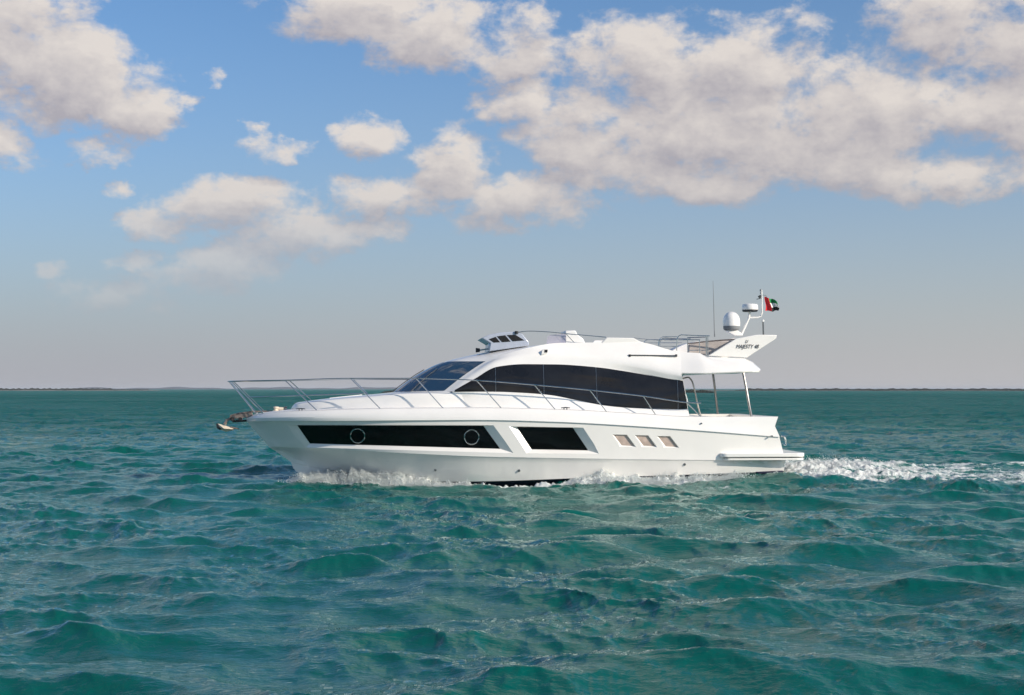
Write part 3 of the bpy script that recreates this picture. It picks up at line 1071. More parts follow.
# ---- bathing platform
pl = MB()
def plat(py0, py1, hb, xs0, xs1, rin=.12):
    X0 = P(xs0, py0, hb).x; X1 = P(xs1, py0, hb).x
    pts = []
    Xr = .28
    pts.append((X0, -1.95)); 
    for a in range(6):
        th = math.pi - a / 5 * math.pi / 2
        pts.append((X0 + .18 + .18 * math.cos(th), -hb + .16 - .16 * math.sin(th)))
    for a in range(8):
        th = math.pi / 2 - a / 7 * math.pi / 2
        pts.append((X1 - Xr + Xr * math.cos(th), -hb + Xr - Xr * math.sin(th)))
    full_ = pts + [(x, -y) for x, y in reversed(pts)]
    z0 = P(760, py0, hb).z; z1 = P(760, py1, hb).z
    return [Vector((x, y, z0)) for x, y in full_], z1 - z0
a, dz = plat(460.4, 458.2, 2.24, 724, 806.4)
platf = MB().prism(a, (0, 0, dz)).build('swim_platform', M['gel'], yacht, bevel=.012)
a, dz = plat(458.2, 457.2, 2.19, 722, 805.4)
MB().prism(a, (0, 0, dz)).build('rubbing_strip', M['grey'], platf)
a, dz = plat(457.2, 453.2, 2.28, 721, 807)
MB().prism(a, (0, 0, dz)).build('platform_top', M['gel'], platf, bevel=.02)
a, dz = plat(453.2, 452.9, 2.0, 787, 803)
# supports below the platform
for px in (736, 750, 765, 779):
    q = [P(px - 5, 461, 2.1), P(px + 3, 461, 2.1), P(px + 1, 463.8, 2.1)]
    for sgn in (1, -1):
        MB().prism([Vector((p.x, p.y * sgn, p.z)) for p in q], (0, .05 * sgn, 0)).build('platform_bracket', M['gel'], platf)
# trim tab / bottom step at the stern
for sgn in (1, -1):
    MB().prism([Vector((p.x, p.y * sgn, p.z)) for p in (P(756, 471.8, 1.98), P(783, 470.6, 1.98), P(783, 473.4, 1.98), P(758, 473.8, 1.98))], (0, .2 * sgn, 0)).build('trim_tab', M['hull_bot'], hull, bevel=.01)
# stern grab handle
MB().tube(sm([P(781.5, 436, 1.7), P(784.4, 436.4, 1.7), P(785.8, 441, 1.7), P(786.2, 444.5, 1.7), P(784, 445, 1.7)], 3), .02, 8).build('grab_handle', M['steel'], yacht)

# ---- deck fittings
def cleat(px, py, hb, w=.24):
    for sgn in (1, -1):
        c = P(px, py, hb); c.y *= sgn
        mb = MB()
        mb.tube([(c.x - w / 2, c.y, c.z + .055), (c.x, c.y, c.z + .065), (c.x + w / 2, c.y, c.z + .055)], [.012, .017, .012], 8)
        for s2 in (-1, 1):
            mb.tube([(c.x + s2 * .04, c.y, c.z), (c.x + s2 * .035, c.y, c.z + .06)], .016, 8)
        mb.build('mooring_cleat', M['steel_dull'], yacht)


cleat(300.6, 411.0, 1.0); cleat(565.5, 410.0, 2.0)
for (x, y) in ((435.4, 469.8), (519, 470.6), (684.6, 464.4)):
    hb = 1.9
    for _ in range(10):
        p = P(x, y, hb)
        def at(line): return float(np.interp(p.x, [q.x for q in line], [-q.y for q in line])), float(np.interp(p.x, [q.x for q in line], [q.z for q in line]))
        h0, z0 = at(LV['C']); h1, z1 = at(LV['M'])
        hb = h0 + (h1 - h0) * (p.z - z0) / (z1 - z0)
    p = P(x, y, hb)
    r = .035
    MB().tube([(p.x, p.y + .03, p.z), (p.x, p.y - .012, p.z)], r, 10).build('drain_or_shadow_mark', M['steel_dull'], hull)
for (x, y) in ((701.6, 423.4), (772, 436)):  # the aft stub stands in for a dark shadow line
    p = P(x, y, 2.2); MB().tube([(p.x, p.y + .04, p.z), (p.x, p.y - .015, p.z)], .02, 8).build('drain_or_shadow_mark', M['steel_dull'], hull)

# bow roller, windlass
rl = MB()
for y in (-.09, .07):
    rl.prism([P(x, yy, -y) for x, yy in ((229.5, 416.8), (238, 414.4), (252, 412.4), (253, 415.5), (247, 417.6), (235, 418.4), (232.5, 420.4), (230.2, 419.6))], (0, .02, 0))
roller = rl.build('bow_roller', M['rust'], yacht, bevel=.004)
for (x, y) in ((232.5, 419), (240.5, 419.4)):
    c = P(x, y); MB().tube([(c.x, -.09, c.z), (c.x, .09, c.z)], [.06, .06], 14).build('roller_wheel', M['black'], roller)
MB().tube([P(232.5, 421.4), P(246.6, 420.6)], .03, 8).build('roller_bar', M['black'], roller)
for x in (236, 241.5):
    MB().tube([P(x, 416.8), P(x + 1, 421.2)], .022, 8).build('roller_bar', M['steel'], roller)
wl = MB()
c = P(276, 411.2, .1)
wl.lathe((c.x, c.y, c.z - .02), [(0, 0), (.10, 0), (.10, .03), (.06, .05), (.055, .09), (.075, .11), (.075, .14), (0, .15)], 16)
wl.tube([(c.x + .02, c.y, c.z + .07), (c.x + .2, c.y, c.z + .06)], .045, 12)
wl.build('windlass', M['galv'], yacht)
c = P(285.6, 411, .1)
wl = MB().lathe((c.x, c.y, c.z - .02), [(0, 0), (.05, 0), (.05, .06), (.03, .1), (.05, .13), (0, .15)], 14)
wl.build('windlass_motor', M['steel_dull'], yacht)
MB().tube([P(230, 415.8), P(238, 413.6), P(252, 411.6), P(262, 411.4), P(272, 411.2)], .022, 8).build('anchor_chain', M['rust'], yacht)

# the anchor hanging off the roller: its own thing
anchor = bpy.data.objects.new('anchor', None); COL.objects.link(anchor)
anchor.location = (0, YC, 0); anchor.rotation_euler = (0, 0, TH)
tag(anchor, 'pale galvanised plough anchor hanging from the bow roller of the yacht', 'anchor')
MB().tube([P(232, 417.5), P(226.5, 420.4), P(224.8, 424.6)], [.035, .04, .05], 8).build('shank', M['rust'], anchor)
fl = MB()
spine = [P(217.8, 423.6), P(223.4, 425.0), P(233.4, 428.2)]
w_ = [.03, .17, .08]
low = [P(220.2, 429.8), P(226.0, 431.8), P(233.2, 430.2)]
for sgn in (1, -1):
    fl.grid([[spine[i], Vector((spine[i].x * .5 + low[i].x * .5, -w_[i] * sgn, (spine[i].z + low[i].z) / 2 + .0)), low[i]] for i in range(3)])
fl.build('fluke', M['galv'], anchor, ang=20)
MB().tube([P(216.7, 423.6), P(218.4, 427.2), P(220.8, 429.4)], [.02, .05, .03], 8).build('fluke_tip', M['black'], anchor)
MB().tube([P(230.4, 427.6), P(239.2, 428.9)], [.035, .015], 8).build('tail', M['rust'], anchor)

# ---- national flag flying from the mast bracket: its own thing
def flag_mat():
    m_ = bpy.data.materials.new('flag_cloth'); m_.use_nodes = True
    b = NB(m_.node_tree); p = b.n['Principled BSDF']
    uv = b.node('ShaderNodeAttribute', attribute_name='cloth', attribute_type='GEOMETRY')
    sp = b.node('ShaderNodeSeparateXYZ'); b.put(sp.inputs[0], uv.outputs['Vector'])
    u, v_ = sp.outputs[0], sp.outputs[1]
    c = b.mix(b.m('GREATER_THAN', v_, .333), (.012, .012, .014, 1), (.82, .80, .78, 1))
    c = b.mix(b.m('GREATER_THAN', v_, .667), c, (.0, .20, .055, 1))
    c = b.mix(b.m('LESS_THAN', b.m('ADD', u, b.m('MULTIPLY', b.m('SUBTRACT', 1.0, v_), -.14)), .32), c, (.62, .012, .02, 1))
    b.l.new(c, p.inputs['Base Color']); p.inputs['Roughness'].default_value = .8
    return m_


fverts = []; fuv = []
NU, NV = 28, 12
A0, B0 = P(765.2, 297.2), P(765.0, 311.4)
hst = (A0 - B0).length
for i in range(NU + 1):
    u = i / NU
    for j in range(NV + 1):
        v_ = j / NV
        x = A0.x + .36 * u + .02 * math.sin(5 * v_)
        z = B0.z + hst * (v_ * (1 - .28 * u)) + .02 + .035 * u * math.sin(9 * u + 2 * v_) - .02 * u
        y = A0.y + .07 * math.sin(10 * u + 2.2 * v_) * (.2 + u)
        fverts.append((x, y, z)); fuv.append((u, v_, 0))
ff = [(i * (NV + 1) + j, (i + 1) * (NV + 1) + j, (i + 1) * (NV + 1) + j + 1, i * (NV + 1) + j + 1) for i in range(NU) for j in range(NV)]
me = bpy.data.meshes.new('flag'); me.from_pydata(fverts, [], ff)
at_ = me.attributes.new('cloth', 'FLOAT_VECTOR', 'POINT')
at_.data.foreach_set('vector', np.array(fuv, dtype=np.float32).ravel())
for p in me.polygons: p.use_smooth = True
flag = link('flag', me, flag_mat())
flag.location = (0, YC, 0); flag.rotation_euler = (0, 0, TH)
tag(flag, 'small red, green, white and black national flag flying from the mast of the yacht', 'flag')

#WATER#
WAVE_HS = .25
CAPS = 0.0
# ------------------------------------------------------------------ the sea
def wave_tile(N, Lm, lmin, lmax, lpeak, wind_deg, hs, seed, spread=2.0, slope=-3.0):
    """random wind-sea surface on a periodic tile: height and horizontal (choppy) shifts"""
    r = np.random.default_rng(seed)
    k1 = np.fft.fftfreq(N, Lm / N) * 2 * np.pi
    KX, KY = np.meshgrid(k1, k1, indexing='ij')
    K = np.hypot(KX, KY); K[0, 0] = 1e9
    kp = 2 * np.pi / lpeak
    w = R(wind_deg)
    c = (KX * math.cos(w) + KY * math.sin(w)) / K
    spec = K ** slope * np.exp(-.75 * (kp / K) ** 2) * (np.abs(c) ** spread + .06) / K
    spec *= (K > 2 * np.pi / lmax) * np.exp(-(K * lmin / (2 * np.pi)) ** 4)
    A = np.sqrt(spec) * (r.normal(size=K.shape) + 1j * r.normal(size=K.shape))
    h = np.fft.ifft2(A).real
    sc = hs / 4 / h.std()
    dx = np.fft.ifft2(1j * A * KX / K).real * sc
    dy = np.fft.ifft2(1j * A * KY / K).real * sc
    return (h * sc).astype(np.float32), dx.astype(np.float32), dy.astype(np.float32)


def sample(T, Lm, x, y):
    N = T[0].shape[0]
    fx = (x / Lm % 1.0) * N; fy = (y / Lm % 1.0) * N
    i = np.floor(fx).astype(np.int32); j = np.floor(fy).astype(np.int32)
    u = fx - i; v_ = fy - j
    i %= N; j %= N
    i2 = (i + 1) % N; j2 = (j + 1) % N
    u = u * u * (3 - 2 * u) * .5 + u * .5; v_ = v_ * v_ * (3 - 2 * v_) * .5 + v_ * .5
    return [t[i, j] * (1 - u) * (1 - v_) + t[i2, j] * u * (1 - v_) + t[i, j2] * (1 - u) * v_ + t[i2, j2] * u * v_ for t in T]


def rot(x, y, a):
    c, s_ = math.cos(R(a)), math.sin(R(a))
    return x * c - y * s_, x * s_ + y * c


def sstep(x, a, b_):
    t = np.clip((x - a) / (b_ - a), 0, 1)
    return t * t * (3 - 2 * t)


T_A = wave_tile(1024, 83.0, .85, 9, 2.7, 80, WAVE_HS, 3, 3.4, -2.6)
T_B = wave_tile(1024, 31.0, .20, 1.3, .8, 54, .046, 5, 3.0, -2.4)
T_C = wave_tile(512, 7.3, .07, .50, .30, 75, .023, 9, 2.5, -2.3)
T_N = wave_tile(512, 17.0, .12, 3.0, 1.0, 20, 1.0, 21, 0.0, -1.25)      # isotropic lumps for broken water

TLINE_X = np.array([p.x for p in LV['C']]); TLINE_H = np.array([-p.y for p in LV['C']])


def boat_xy(x, y):
    """world to boat frame"""
    dx, dy = x, y - YC
    return dx * CT + dy * ST, -dx * ST + dy * CT


def wake(X, Y, nz):
    """height of the boat's waves and amount of foam at boat-frame points"""
    hbw = np.interp(X, TLINE_X, TLINE_H, left=-5, right=1.9)
    hbw = np.where(X < TLINE_X[0], -(TLINE_X[0] - X) * 1.2, hbw)
    d = np.abs(Y) - hbw                                  # distance off the hull side
    s_ = X - TLINE_X[0]                                  # metres aft of the stem at the waterline
    end = TLINE_X[-1]
    on = sstep(s_, -.5, .5) * (1 - sstep(X, end - .3, end + 1.0))
    # bow wave peels off the side, low trough amidships, quarter wave at the stern
    crest = .17 * np.exp(-((s_ - 1.3) / 1.3) ** 2) + .12 * np.exp(-((s_ - 3.2) / 1.1) ** 2) + .16 * np.exp(-((s_ - 8.6) / 1.0) ** 2) + .18 * np.exp(-((s_ - 10.6) / 1.0) ** 2)
    h = on * crest * np.exp(-(np.maximum(d, 0) / .55) ** 2)
    h += -.10 * on * np.exp(-((s_ - 5.4) / 1.6) ** 2) * np.exp(-(np.maximum(d, 0) / 1.2) ** 2)
    h += .31 * np.exp(-((X - end + .7) / 1.5) ** 2) * np.exp(-((np.abs(Y) - 2.4) / .8) ** 2)
    # foam band on the side: wide at the bow, thin amidships, wide again aft
    wid = .30 + .62 * np.exp(-((s_ - 1.6) / 1.7) ** 2) + .10 * sstep(s_, 4.5, 7) + .6 * np.exp(-((s_ - 9.2) / 2.0) ** 2)
    off = .10 * sstep(s_, 2, 5) + .30 * np.exp(-((s_ - 5.6) / 1.5) ** 2)
    f = on * np.exp(-(np.maximum(np.abs(d - off - wid * .35) - wid * .25, 0) / (wid * .38)) ** 2)
    f *= 1 - .9 * np.exp(-((X - end + 1.0) / 1.0) ** 2)
    f *= 1 - .75 * np.exp(-((s_ - 5.6) / 1.1) ** 2) * (d < .35)
    # faint streaks shed from the bow wave
    f2 = .28 * sstep(s_, 1.5, 5) * (1 - sstep(X, end + 6, end + 20)) * np.exp(-((d - .3 - .16 * s_) / (.4 + .05 * s_)) ** 2)
    # stern wash
    a = X - end
    wsh = sstep(a, -.5, .6)
    halfw = 2.0 + .45 * np.maximum(a, 0)
    core = np.exp(-(np.abs(Y - .1 * a) / halfw) ** 4)
    rough = wsh * core * (.70 * np.exp(-np.maximum(a, 0) / 5) + .32 * np.exp(-np.maximum(a, 0) / 60))
    arm = wsh * np.exp(-((np.abs(Y - .05 * a) - 2.3 - .20 * np.maximum(a, 0)) / (.6 + .05 * np.maximum(a, 0))) ** 2) * (.75 * np.exp(-np.maximum(a, 0) / 26))
    hump = .30 * np.exp(-((a - 1.5) / 1.5) ** 2) * np.exp(-(Y / 2.0) ** 2) + .36 * np.exp(-((a - 3.3) / 2.0) ** 2) * np.exp(-((Y - 1.3) / 1.5) ** 2)
    hump += .16 * wsh * np.exp(-((np.abs(Y) - 2.6 - .2 * np.maximum(a, 0)) / .9) ** 2) * np.exp(-np.maximum(a, 0) / 14)
    h = h + hump
    patch = sample(T_N, 17.0, X * .22, Y * .75)[0]
    wash = np.maximum(rough, arm) * np.clip(.92 + .55 * patch, .1, 1.6)
    foam = np.clip(np.maximum(np.maximum(f * 1.15, f2), wash), 0, 1.2)
    lump = foam * (.05 + .07 * np.exp(-((a - 2.2) / 3.0) ** 2) * wsh + .05 * on)
    h = h + lump * nz
    return h, foam, d


def sea_surface(x, y, dist):
    hA, xA, yA = sample(T_A, 83.0, x, y)
    xb, yb = rot(x, y, 23)
    hB, xB, yB = sample(T_B, 31.0, xb, yb)
    xB, yB = rot(xB, yB, -23)
    xc, yc = rot(x, y, -14)
    hC, xC, yC_ = sample(T_C, 7.3, xc, yc)
    xC, yC_ = rot(xC, yC_, 14)
    n0 = sample(T_N, 17.0, x, y)[0]
    fb = 1 - sstep(dist, 160, 600); fc = 1 - sstep(dist, 22, 60)
    fa = 1 + .1 * sstep(dist, 50, 160)
    # calmer, patchy short waves
    mod = .75 + .5 * sample(T_A, 83.0, y * .37 + 11, x * .41)[0] / .1
    mod = np.clip(mod, .35, 1.4)
    X, Y = boat_xy(x, y)
    wh, foam, d = wake(X, Y, n0 * 2.0)
    z = hA * fa + hB * fb * mod + hC * fc * mod + wh
    ch = 1.02
    px = (xA * fa * 1.1 + xB * fb * mod * .9 + xC * fc * .6) * ch
    py = (yA * fa * 1.1 + yB * fb * mod * .9 + yC_ * fc * .6) * ch
    near = np.exp(-(np.maximum(d, 0) / .6) ** 2) * (np.abs(X) < 9)
    px *= 1 - .8 * near; py *= 1 - .8 * near
    # a few small whitecaps on the sharpest crests
    cap = sstep(hA + hB * 1.2, .235, .30) * (dist < 400) * CAPS
    return x + px, y + py, z, np.clip(np.maximum(foam, cap), 0, 1.2)


def build_sea():
    th = list(np.arange(-24.0, 24.001, .036))
    a = 24.0; st = .08
    side_ = []
    while a < 180:
        a += st; st = min(st * 1.12, 6); side_.append(min(a, 180.0))
    side_ = side_[:-1]
    th = np.radians(np.array([-s_ for s_ in reversed(side_)] + th + side_))
    r_ = [2.0]
    while r_[-1] < 60000:
        r = r_[-1]
        if r < 9: dr = .35
        elif r < 30: dr = .05 + max(0, r - 9) * .0022
        elif r < 62: dr = .097
        else: dr = max(.10, r * .0055 * (1 + r / 900))
        r_.append(r + dr)
    rad = np.array(r_)
    nr, nt_ = len(rad), len(th)
    Rr, Th = np.meshgrid(rad, th, indexing='ij')
    x = (Rr * np.sin(Th)).ravel(); y = (Rr * np.cos(Th)).ravel(); dist = Rr.ravel()
    xs, ys, zs, fo = sea_surface(x, y, dist)
    far = sstep(dist, 15000, 30000)
    xs = xs * (1 - far) + x * far; ys = ys * (1 - far) + y * far; zs = zs * (1 - far)
    co = np.empty((nr * nt_ + 1, 3), dtype=np.float32)
    co[:-1, 0], co[:-1, 1], co[:-1, 2] = xs, ys, zs
    co[-1] = (0, 0, 0)
    i, j = np.meshgrid(np.arange(nr - 1), np.arange(nt_), indexing='ij')
    j2 = (j + 1) % nt_
    q = np.stack([i * nt_ + j, i * nt_ + j2, (i + 1) * nt_ + j2, (i + 1) * nt_ + j], -1).reshape(-1, 4).astype(np.int32)
    c = np.arange(nt_); tri = np.stack([(c + 1) % nt_, c, np.full(nt_, nr * nt_)], -1).astype(np.int32)
    me = bpy.data.meshes.new('sea_water')
    me.vertices.add(len(co)); me.vertices.foreach_set('co', co.ravel())
    nl = q.size + tri.size
    me.loops.add(nl); me.loops.foreach_set('vertex_index', np.concatenate([q.ravel(), tri.ravel()]))
    npoly = len(q) + len(tri)
    me.polygons.add(npoly)
    ls = np.concatenate([np.arange(len(q)) * 4, len(q) * 4 + np.arange(len(tri)) * 3]).astype(np.int32)
    me.polygons.foreach_set('loop_start', ls)
    me.update(calc_edges=True)
    me.polygons.foreach_set('use_smooth', np.ones(npoly, dtype=bool))
    at = me.attributes.new('foam', 'FLOAT', 'POINT')
    at.data.foreach_set('value', np.append(fo, 0).astype(np.float32))
    print('sea verts', len(co))
    o = link('sea_water', me, sea_mat())
    tag(o, 'choppy teal green sea around the yacht with white wake foam', None, None, 'structure')
    return o


def sea_mat():
    m_ = bpy.data.materials.new('sea_water'); m_.use_nodes = True
    b = NB(m_.node_tree); p = b.n['Principled BSDF']
    geo = b.node('ShaderNodeNewGeometry'); pos = geo.outputs['Position']
    sp = b.node('ShaderNodeSeparateXYZ'); b.put(sp.inputs[0], pos)
    dist = b.v('LENGTH', pos, out=1)
    # water body: deeper teal near, lighter green towards the horizon, slow patches
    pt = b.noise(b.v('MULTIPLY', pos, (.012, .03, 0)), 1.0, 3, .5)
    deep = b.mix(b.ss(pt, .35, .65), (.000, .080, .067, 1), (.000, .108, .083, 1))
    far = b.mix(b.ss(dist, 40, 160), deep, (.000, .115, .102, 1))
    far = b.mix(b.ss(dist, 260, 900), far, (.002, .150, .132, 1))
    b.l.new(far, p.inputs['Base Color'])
    p.inputs['IOR'].default_value = 1.333
    p.inputs['Specular IOR Level'].default_value = 0.0
    gl = b.node('ShaderNodeBsdfGlossy'); gl.inputs['Color'].default_value = (.84, .98, .95, 1)
    b.l.new(b.ss(dist, 15, 600, .015, .18), gl.inputs['Roughness'])
    fr_ = b.node('ShaderNodeFresnel'); fr_.inputs['IOR'].default_value = 1.333
    # ripples finer than the mesh
    bn = b.node('ShaderNodeBump'); bn.inputs['Distance'].default_value = 1.0
    n1 = b.noise(b.v('MULTIPLY', pos, (6.0, 12.0, 6.0)), 1.0, 4, .62, .5)
    n2 = b.noise(b.v('MULTIPLY', pos, (1.8, 3.6, 1.5)), 1.0, 5, .66, .3)
    n3 = b.noise(b.v('MULTIPLY', pos, (.16, .42, .1)), 1.0, 5, .65, .2)
    k1 = b.ss(dist, 20, 120, .013, .0)
    k2 = b.ss(dist, 30, 160, .0, .34)
    k3 = b.ss(dist, 80, 600, .0, 3.0)
    hh = b.m('ADD', b.m('MULTIPLY', n1, k1), b.m('ADD', b.m('MULTIPLY', n2, k2), b.m('MULTIPLY', n3, k3)))
    b.l.new(hh, bn.inputs['Height']); bn.inputs['Strength'].default_value = 1.0
    b.l.new(bn.outputs[0], p.inputs['Normal']); b.l.new(bn.outputs[0], gl.inputs['Normal']); b.l.new(bn.outputs[0], fr_.inputs['Normal'])
    # wave facets too small to see never lie at the full grazing angle, so the mirror share saturates
    cap = b.ss(dist, 14, 150, .95, .24)
    # cat's paws: patches of ruffled and smoother water
    paws = b.noise(b.v('MULTIPLY', pos, (.11, .16, 0)), 1.0, 6, .72, .4)
    paws2 = b.noise(b.v('MULTIPLY', pos, (.028, .020, 0)), 1.0, 6, .75, .3)
    pw_ = b.m('ADD', b.m('MULTIPLY', paws, b.ss(dist, 300, 90)), b.m('MULTIPLY', paws2, b.ss(dist, 90, 300)))
    pw_ = b.ss(pw_, .36, .64, .22, 1.75)
    cap = b.m('MULTIPLY', cap, b.m('MULTIPLY_ADD', b.ss(dist, 30, 110), b.m('SUBTRACT', pw_, 1.0), 1.0))
    F_ = fr_.outputs[0]
    refl = b.m('DIVIDE', b.m('MULTIPLY', F_, cap), b.m('ADD', F_, b.m('MULTIPLY', cap, .9)))
    refl = b.m('MULTIPLY', refl, 1.25)
    water = b.node('ShaderNodeMixShader'); b.put(water.inputs[0], refl)
    b.l.new(p.outputs[0], water.inputs[1]); b.l.new(gl.outputs[0], water.inputs[2])
    # foam
    fa = b.node('ShaderNodeAttribute', attribute_name='foam', attribute_type='GEOMETRY').outputs['Fac']
    along = b.v('MULTIPLY', pos, (.55, 1.0, 1.0))
    wv = b.v('ADD', along, b.v('MULTIPLY', b.v('SUBTRACT', b.noise(pos, 1.4, 4, .6, color=True), (.5, .5, .5)), (1.1, 1.1, .3)))
    vor = b.node('ShaderNodeTexVoronoi', feature='DISTANCE_TO_EDGE'); b.put(vor.inputs['Vector'], wv); vor.inputs['Scale'].default_value = 1.25
    vor2 = b.node('ShaderNodeTexVoronoi', feature='DISTANCE_TO_EDGE'); b.put(vor2.inputs['Vector'], wv); vor2.inputs['Scale'].default_value = 3.8
    lace = b.m('MINIMUM', vor.outputs['Distance'], b.m('MULTIPLY', vor2.outputs['Distance'], 1.3))
    nf = b.noise(along, 2.6, 8, .70)
    thr = b.m('SUBTRACT', b.m('MULTIPLY_ADD', lace, -.9, b.m('MULTIPLY', nf, 1.15)), .1)
    ff = b.m('ADD', fa, b.m('SUBTRACT', thr, .80))
    mask = b.ss(ff, -.02, .16)
    mask = b.m('MULTIPLY', mask, b.ss(fa, .03, .16))
    foam = b.node('ShaderNodeBsdfPrincipled')
    fc = b.mix(b.ss(b.noise(pos, 7, 4, .6), .3, .7), (.60, .66, .64, 1), (.82, .82, .79, 1))
    b.l.new(fc, foam.inputs['Base Color']); foam.inputs['Roughness'].default_value = .7
    fb = b.node('ShaderNodeBump'); fb.inputs['Distance'].default_value = .12; fb.inputs['Strength'].default_value = .9
    b.l.new(b.noise(pos, 6.0, 6, .7), fb.inputs['Height']); b.l.new(fb.outputs[0], foam.inputs['Normal'])
    # churned water under thin foam is a paler, milky green
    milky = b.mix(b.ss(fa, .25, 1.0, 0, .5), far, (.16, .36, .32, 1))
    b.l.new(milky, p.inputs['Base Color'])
    mx = b.node('ShaderNodeMixShader'); b.put(mx.inputs[0], mask)
    b.l.new(water.outputs[0], mx.inputs[1]); b.l.new(foam.outputs[0], mx.inputs[2])
    b.l.new(mx.outputs[0], b.n['Material Output'].inputs[0])
    return m_


build_sea()


# spray thrown up by the bow and the stern: nobody could count the drops
def build_spray():
    r = np.random.default_rng(4)
    pts = []; siz = []
    def surf(X, Y):
        x = X * CT - Y * ST; y = X * ST + Y * CT + YC
        _, _, z, _ = sea_surface(x, y, np.hypot(x, y))
        return z
    x0 = TLINE_X[0]; end = TLINE_X[-1]
    jets = []
    def jet(n, sx, spread, hmax, out, back, size, width):
        for _ in range(n):
            s_ = r.uniform(*sx) if isinstance(sx, tuple) else sx
            X = x0 + s_
            sgn = 1 if r.random() < .35 else -1
            hb = np.interp(X, TLINE_X, TLINE_H)
            jets.append((X, sgn, hb + r.uniform(0, width), hmax * r.uniform(.25, 1), out, back, size, spread))
    jet(190, (.15, 2.2), .20, .22, .50, .6, .0042, .45)
    jet(130, (1.6, 3.9), .16, .15, .35, .5, .0045, .6)
    jet(50, (3.4, 4.6), .12, .08, .2, .4, .006, .7)
    jet(200, (7.2, 11.8), .15, .20, .25, .4, .0045, .8)
    for (X, sgn, hb, hm, out, back, size, sp) in jets:
        n = int(r.integers(90, 380) * (.4 + r.random() ** 2 * 1.4))
        u = r.random(n) ** 1.5
        a = r.normal(0, sp, n); c = r.normal(0, sp * .8, n)
        Xs = X + back * u * r.uniform(.3, 1.2) + a; d = hb + out * u + np.abs(c) * .7
        hbs = np.interp(Xs, TLINE_X, TLINE_H)
        Ys = sgn * np.maximum(d, hbs + .05)
        z0 = surf(Xs, Ys)
        z = z0 + hm * np.sin(u * 2.2) * r.random(n) ** .6 + .01
        pts.append(np.stack([Xs, Ys, z], 1)); siz.append(size * np.exp(r.normal(0, .55, n)))
    # stern wash: spray hanging over the churned water
    for k in range(270):
        n = int(r.integers(60, 160))
        a = abs(r.normal(0, 3.2)) if k < 150 else r.uniform(0, 16)
        Yc_ = r.normal(.3 + .05 * a, 1.2 + .12 * a)
        hm = .24 * math.exp(-((a - 1.8) / 2.0) ** 2) + .04
        hm *= r.random() ** 2.5
        Xs = end + .25 + a + r.normal(0, .16, n); Ys = Yc_ + r.normal(0, .22, n)
        z0 = surf(Xs, Ys)
        z = z0 + hm * r.random(n) ** 1.2
        pts.append(np.stack([Xs, Ys, z], 1)); siz.append(.005 * np.exp(r.normal(0, .5, n)))
    p = np.concatenate(pts); s_ = np.concatenate(siz)
    n = len(p)
    base = np.array([(1, 0, 0), (-1, 0, 0), (0, 1, 0), (0, -1, 0), (0, 0, 1), (0, 0, -1)], dtype=np.float32)
    jit = r.uniform(.5, 1.3, (n, 6, 3))
    v = p[:, None, :] + base[None] * s_[:, None, None] * jit
    v[:, :, 0], v[:, :, 1] = v[:, :, 0] * CT - v[:, :, 1] * ST, v[:, :, 0] * ST + v[:, :, 1] * CT + YC
    f0 = np.array([(0, 2, 4), (2, 1, 4), (1, 3, 4), (3, 0, 4), (2, 0, 5), (1, 2, 5), (3, 1, 5), (0, 3, 5)])
    f = (f0[None] + (np.arange(n) * 6)[:, None, None]).reshape(-1, 3).astype(np.int32)
    me = bpy.data.meshes.new('sea_spray')
    me.vertices.add(n * 6); me.vertices.foreach_set('co', v.reshape(-1).astype(np.float32))
    me.loops.add(f.size); me.loops.foreach_set('vertex_index', f.ravel())
    me.polygons.add(len(f)); me.polygons.foreach_set('loop_start', (np.arange(len(f)) * 3).astype(np.int32))
    me.update(calc_edges=True)
    me.polygons.foreach_set('use_smooth', np.ones(len(f), dtype=bool))
    m_ = bpy.data.materials.new('white_spray'); m_.use_nodes = True
    b = NB(m_.node_tree); pr_ = b.n['Principled BSDF']
    pr_.inputs['Base Color'].default_value = (.84, .86, .85, 1); pr_.inputs['Roughness'].default_value = .5
    tl = b.node('ShaderNodeBsdfTranslucent'); tl.inputs[0].default_value = (.80, .84, .84, 1)
    mx = b.node('ShaderNodeMixShader'); mx.inputs[0].default_value = .6
    b.l.new(pr_.outputs[0], mx.inputs[1]); b.l.new(tl.outputs[0], mx.inputs[2])
    b.l.new(mx.outputs[0], b.n['Material Output'].inputs[0])
    print('spray drops', n)
    o = link('sea_spray', me, m_)
    tag(o, 'white spray and droplets thrown up along the waterline and stern', 'spray', None, 'stuff')


build_spray()


# ------------------------------------------------------------------ the far shore
def ground_strip(name, az0, az1, dist, depth, h, col, label, n=160, seed=0):
    """a low island or coast standing on the sea, given by bearing"""
    r = np.random.default_rng(seed)
    ph = r.uniform(0, 6.28, 6)
    G = []
    for k in range(n + 1):
        u = k / n; az = R(az0 + (az1 - az0) * u)
        e = min(1, u * 14, (1 - u) * 14)
        hh = h * (.6 + .25 * math.sin(u * 23 + ph[0]) + .15 * math.sin(u * 61 + ph[1])) * e + .02
        row = []
        for (dd, z) in ((0, -.6), (depth * .04, hh * .5), (depth * .3, hh), (depth * .8, hh), (depth, -.6)):
            rr_ = dist + dd + dist * .004 * math.sin(u * 17 + ph[2])
            row.append((rr_ * math.sin(az), rr_ * math.cos(az), z))
        G.append(row)
    o = MB().grid(G).build(name, pmat(name, col, .9, var=.2, vscale=.02))
    tag(o, label, None, None, 'structure')
    return o


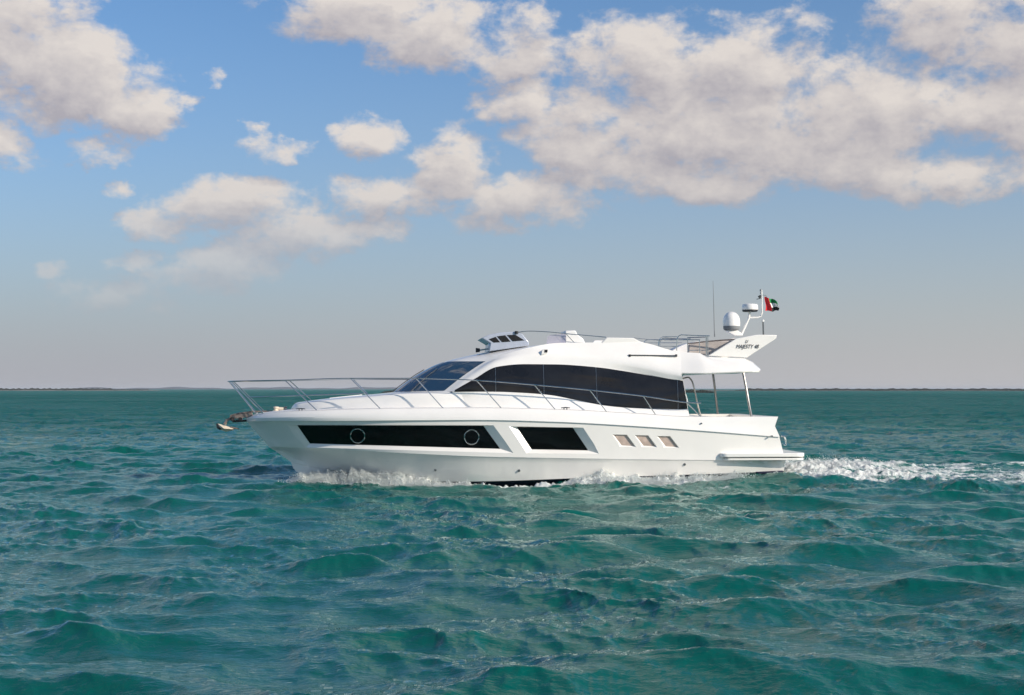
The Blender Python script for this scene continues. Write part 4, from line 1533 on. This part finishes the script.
def tree_mass(name, az0, az1, dist, depth, h, label, dens, seed, col=(.030, .042, .030)):
    """mangrove belt: thousands of leaf clumps, one mass at this distance"""
    r = np.random.default_rng(seed)
    n = dens
    u = r.random(n)
    az = np.radians(az0 + (az1 - az0) * u)
    env = .66 + .06 * np.sin(u * 31 + seed) + .08 * np.sin(u * 83 + 1.7 * seed) + .12 * np.sin(u * 211)
    env = np.clip(env, .3, 1.1) * np.minimum(1, np.minimum(u, 1 - u) * 25)
    hh = h * env
    dd = dist + r.random(n) * depth
    z = hh * r.random(n) ** .7 + .15
    s_ = r.uniform(.3, .8, n) * np.clip(h / 4, .5, 1.5)
    base = np.array([(1, 0, 0), (-1, 0, 0), (0, 1, 0), (0, -1, 0), (0, 0, .8), (0, 0, -.8)])
    v = np.stack([dd * np.sin(az), dd * np.cos(az), z], 1)[:, None, :] + base[None] * s_[:, None, None] * r.uniform(.6, 1.5, (n, 6, 1))
    f0 = np.array([(0, 2, 4), (2, 1, 4), (1, 3, 4), (3, 0, 4), (2, 0, 5), (1, 2, 5), (3, 1, 5), (0, 3, 5)])
    f = (f0[None] + (np.arange(n) * 6)[:, None, None]).reshape(-1, 3).astype(np.int32)
    me = bpy.data.meshes.new(name)
    me.vertices.add(n * 6); me.vertices.foreach_set('co', v.reshape(-1).astype(np.float32))
    me.loops.add(f.size); me.loops.foreach_set('vertex_index', f.ravel())
    me.polygons.add(len(f)); me.polygons.foreach_set('loop_start', (np.arange(len(f)) * 3).astype(np.int32))
    me.update(calc_edges=True)
    o = link(name, me, pmat(name, col, .8, var=.35, vscale=.08))
    tag(o, label, 'mangroves', None, 'stuff')


def az_of(px): return math.degrees(math.atan((px - 512) / F))


HAZE = 8e-5

ground_strip('sandy_shore', az_of(-90), az_of(160), 1700, 400, 1.3, (.20, .18, .15), 'low sandy shore under the scrub at the far left horizon', seed=1)
tree_mass('mangrove_belt', az_of(-90), az_of(118), 1740, 200, 3.3, 'thin dark line of mangroves along the far left horizon', 7000, 2)
tree_mass('mangrove_belt', az_of(108), az_of(150), 1760, 150, 1.9, 'last sparse mangroves trailing off from the left shore', 1000, 4)
ground_strip('far_coast', az_of(60), az_of(420), 5200, 900, 9.0, (.07, .09, .12), 'far coast tinted haze blue, low on the horizon left of the yacht', seed=3)  # blue of the distant haze mixed into the coast's own colour
ground_strip('low_shore', az_of(640), az_of(1120), 1500, 400, .9, (.10, .11, .09), 'low dark shore at the right horizon', seed=5)
tree_mass('mangrove_belt', az_of(735), az_of(1120), 1520, 200, 2.9, 'long even line of dark mangroves along the right horizon', 12000, 6)
tree_mass('mangrove_islet', az_of(382), az_of(716), 800, 60, 2.3, 'darker mangrove islet seen behind the yacht and through its cockpit', 12000, 8)


# thin sea air: everything, water included, stands inside it; the sky is outside
def build_haze():
    mb = MB().box((0, 0, 7.0), (2 * 62000, 2 * 62000, 18.0))
    me = bpy.data.meshes.new('haze'); me.from_pydata(mb.v, [], mb.f)
    bm = bmesh.new(); bm.from_mesh(me); bmesh.ops.recalc_face_normals(bm, faces=bm.faces); bm.to_mesh(me); bm.free()
    m_ = bpy.data.materials.new('haze'); m_.use_nodes = True
    nt = m_.node_tree; nt.nodes.clear()
    v = nt.nodes.new('ShaderNodeVolumePrincipled'); o_ = nt.nodes.new('ShaderNodeOutputMaterial')
    v.inputs['Color'].default_value = (.80, .84, .90, 1); v.inputs['Density'].default_value = HAZE
    nt.links.new(v.outputs[0], o_.inputs['Volume'])
    o = link('haze', me, m_)
    o['kind'] = 'stuff'; o['label'] = 'thin pale haze over the whole sea'


if HAZE: build_haze()
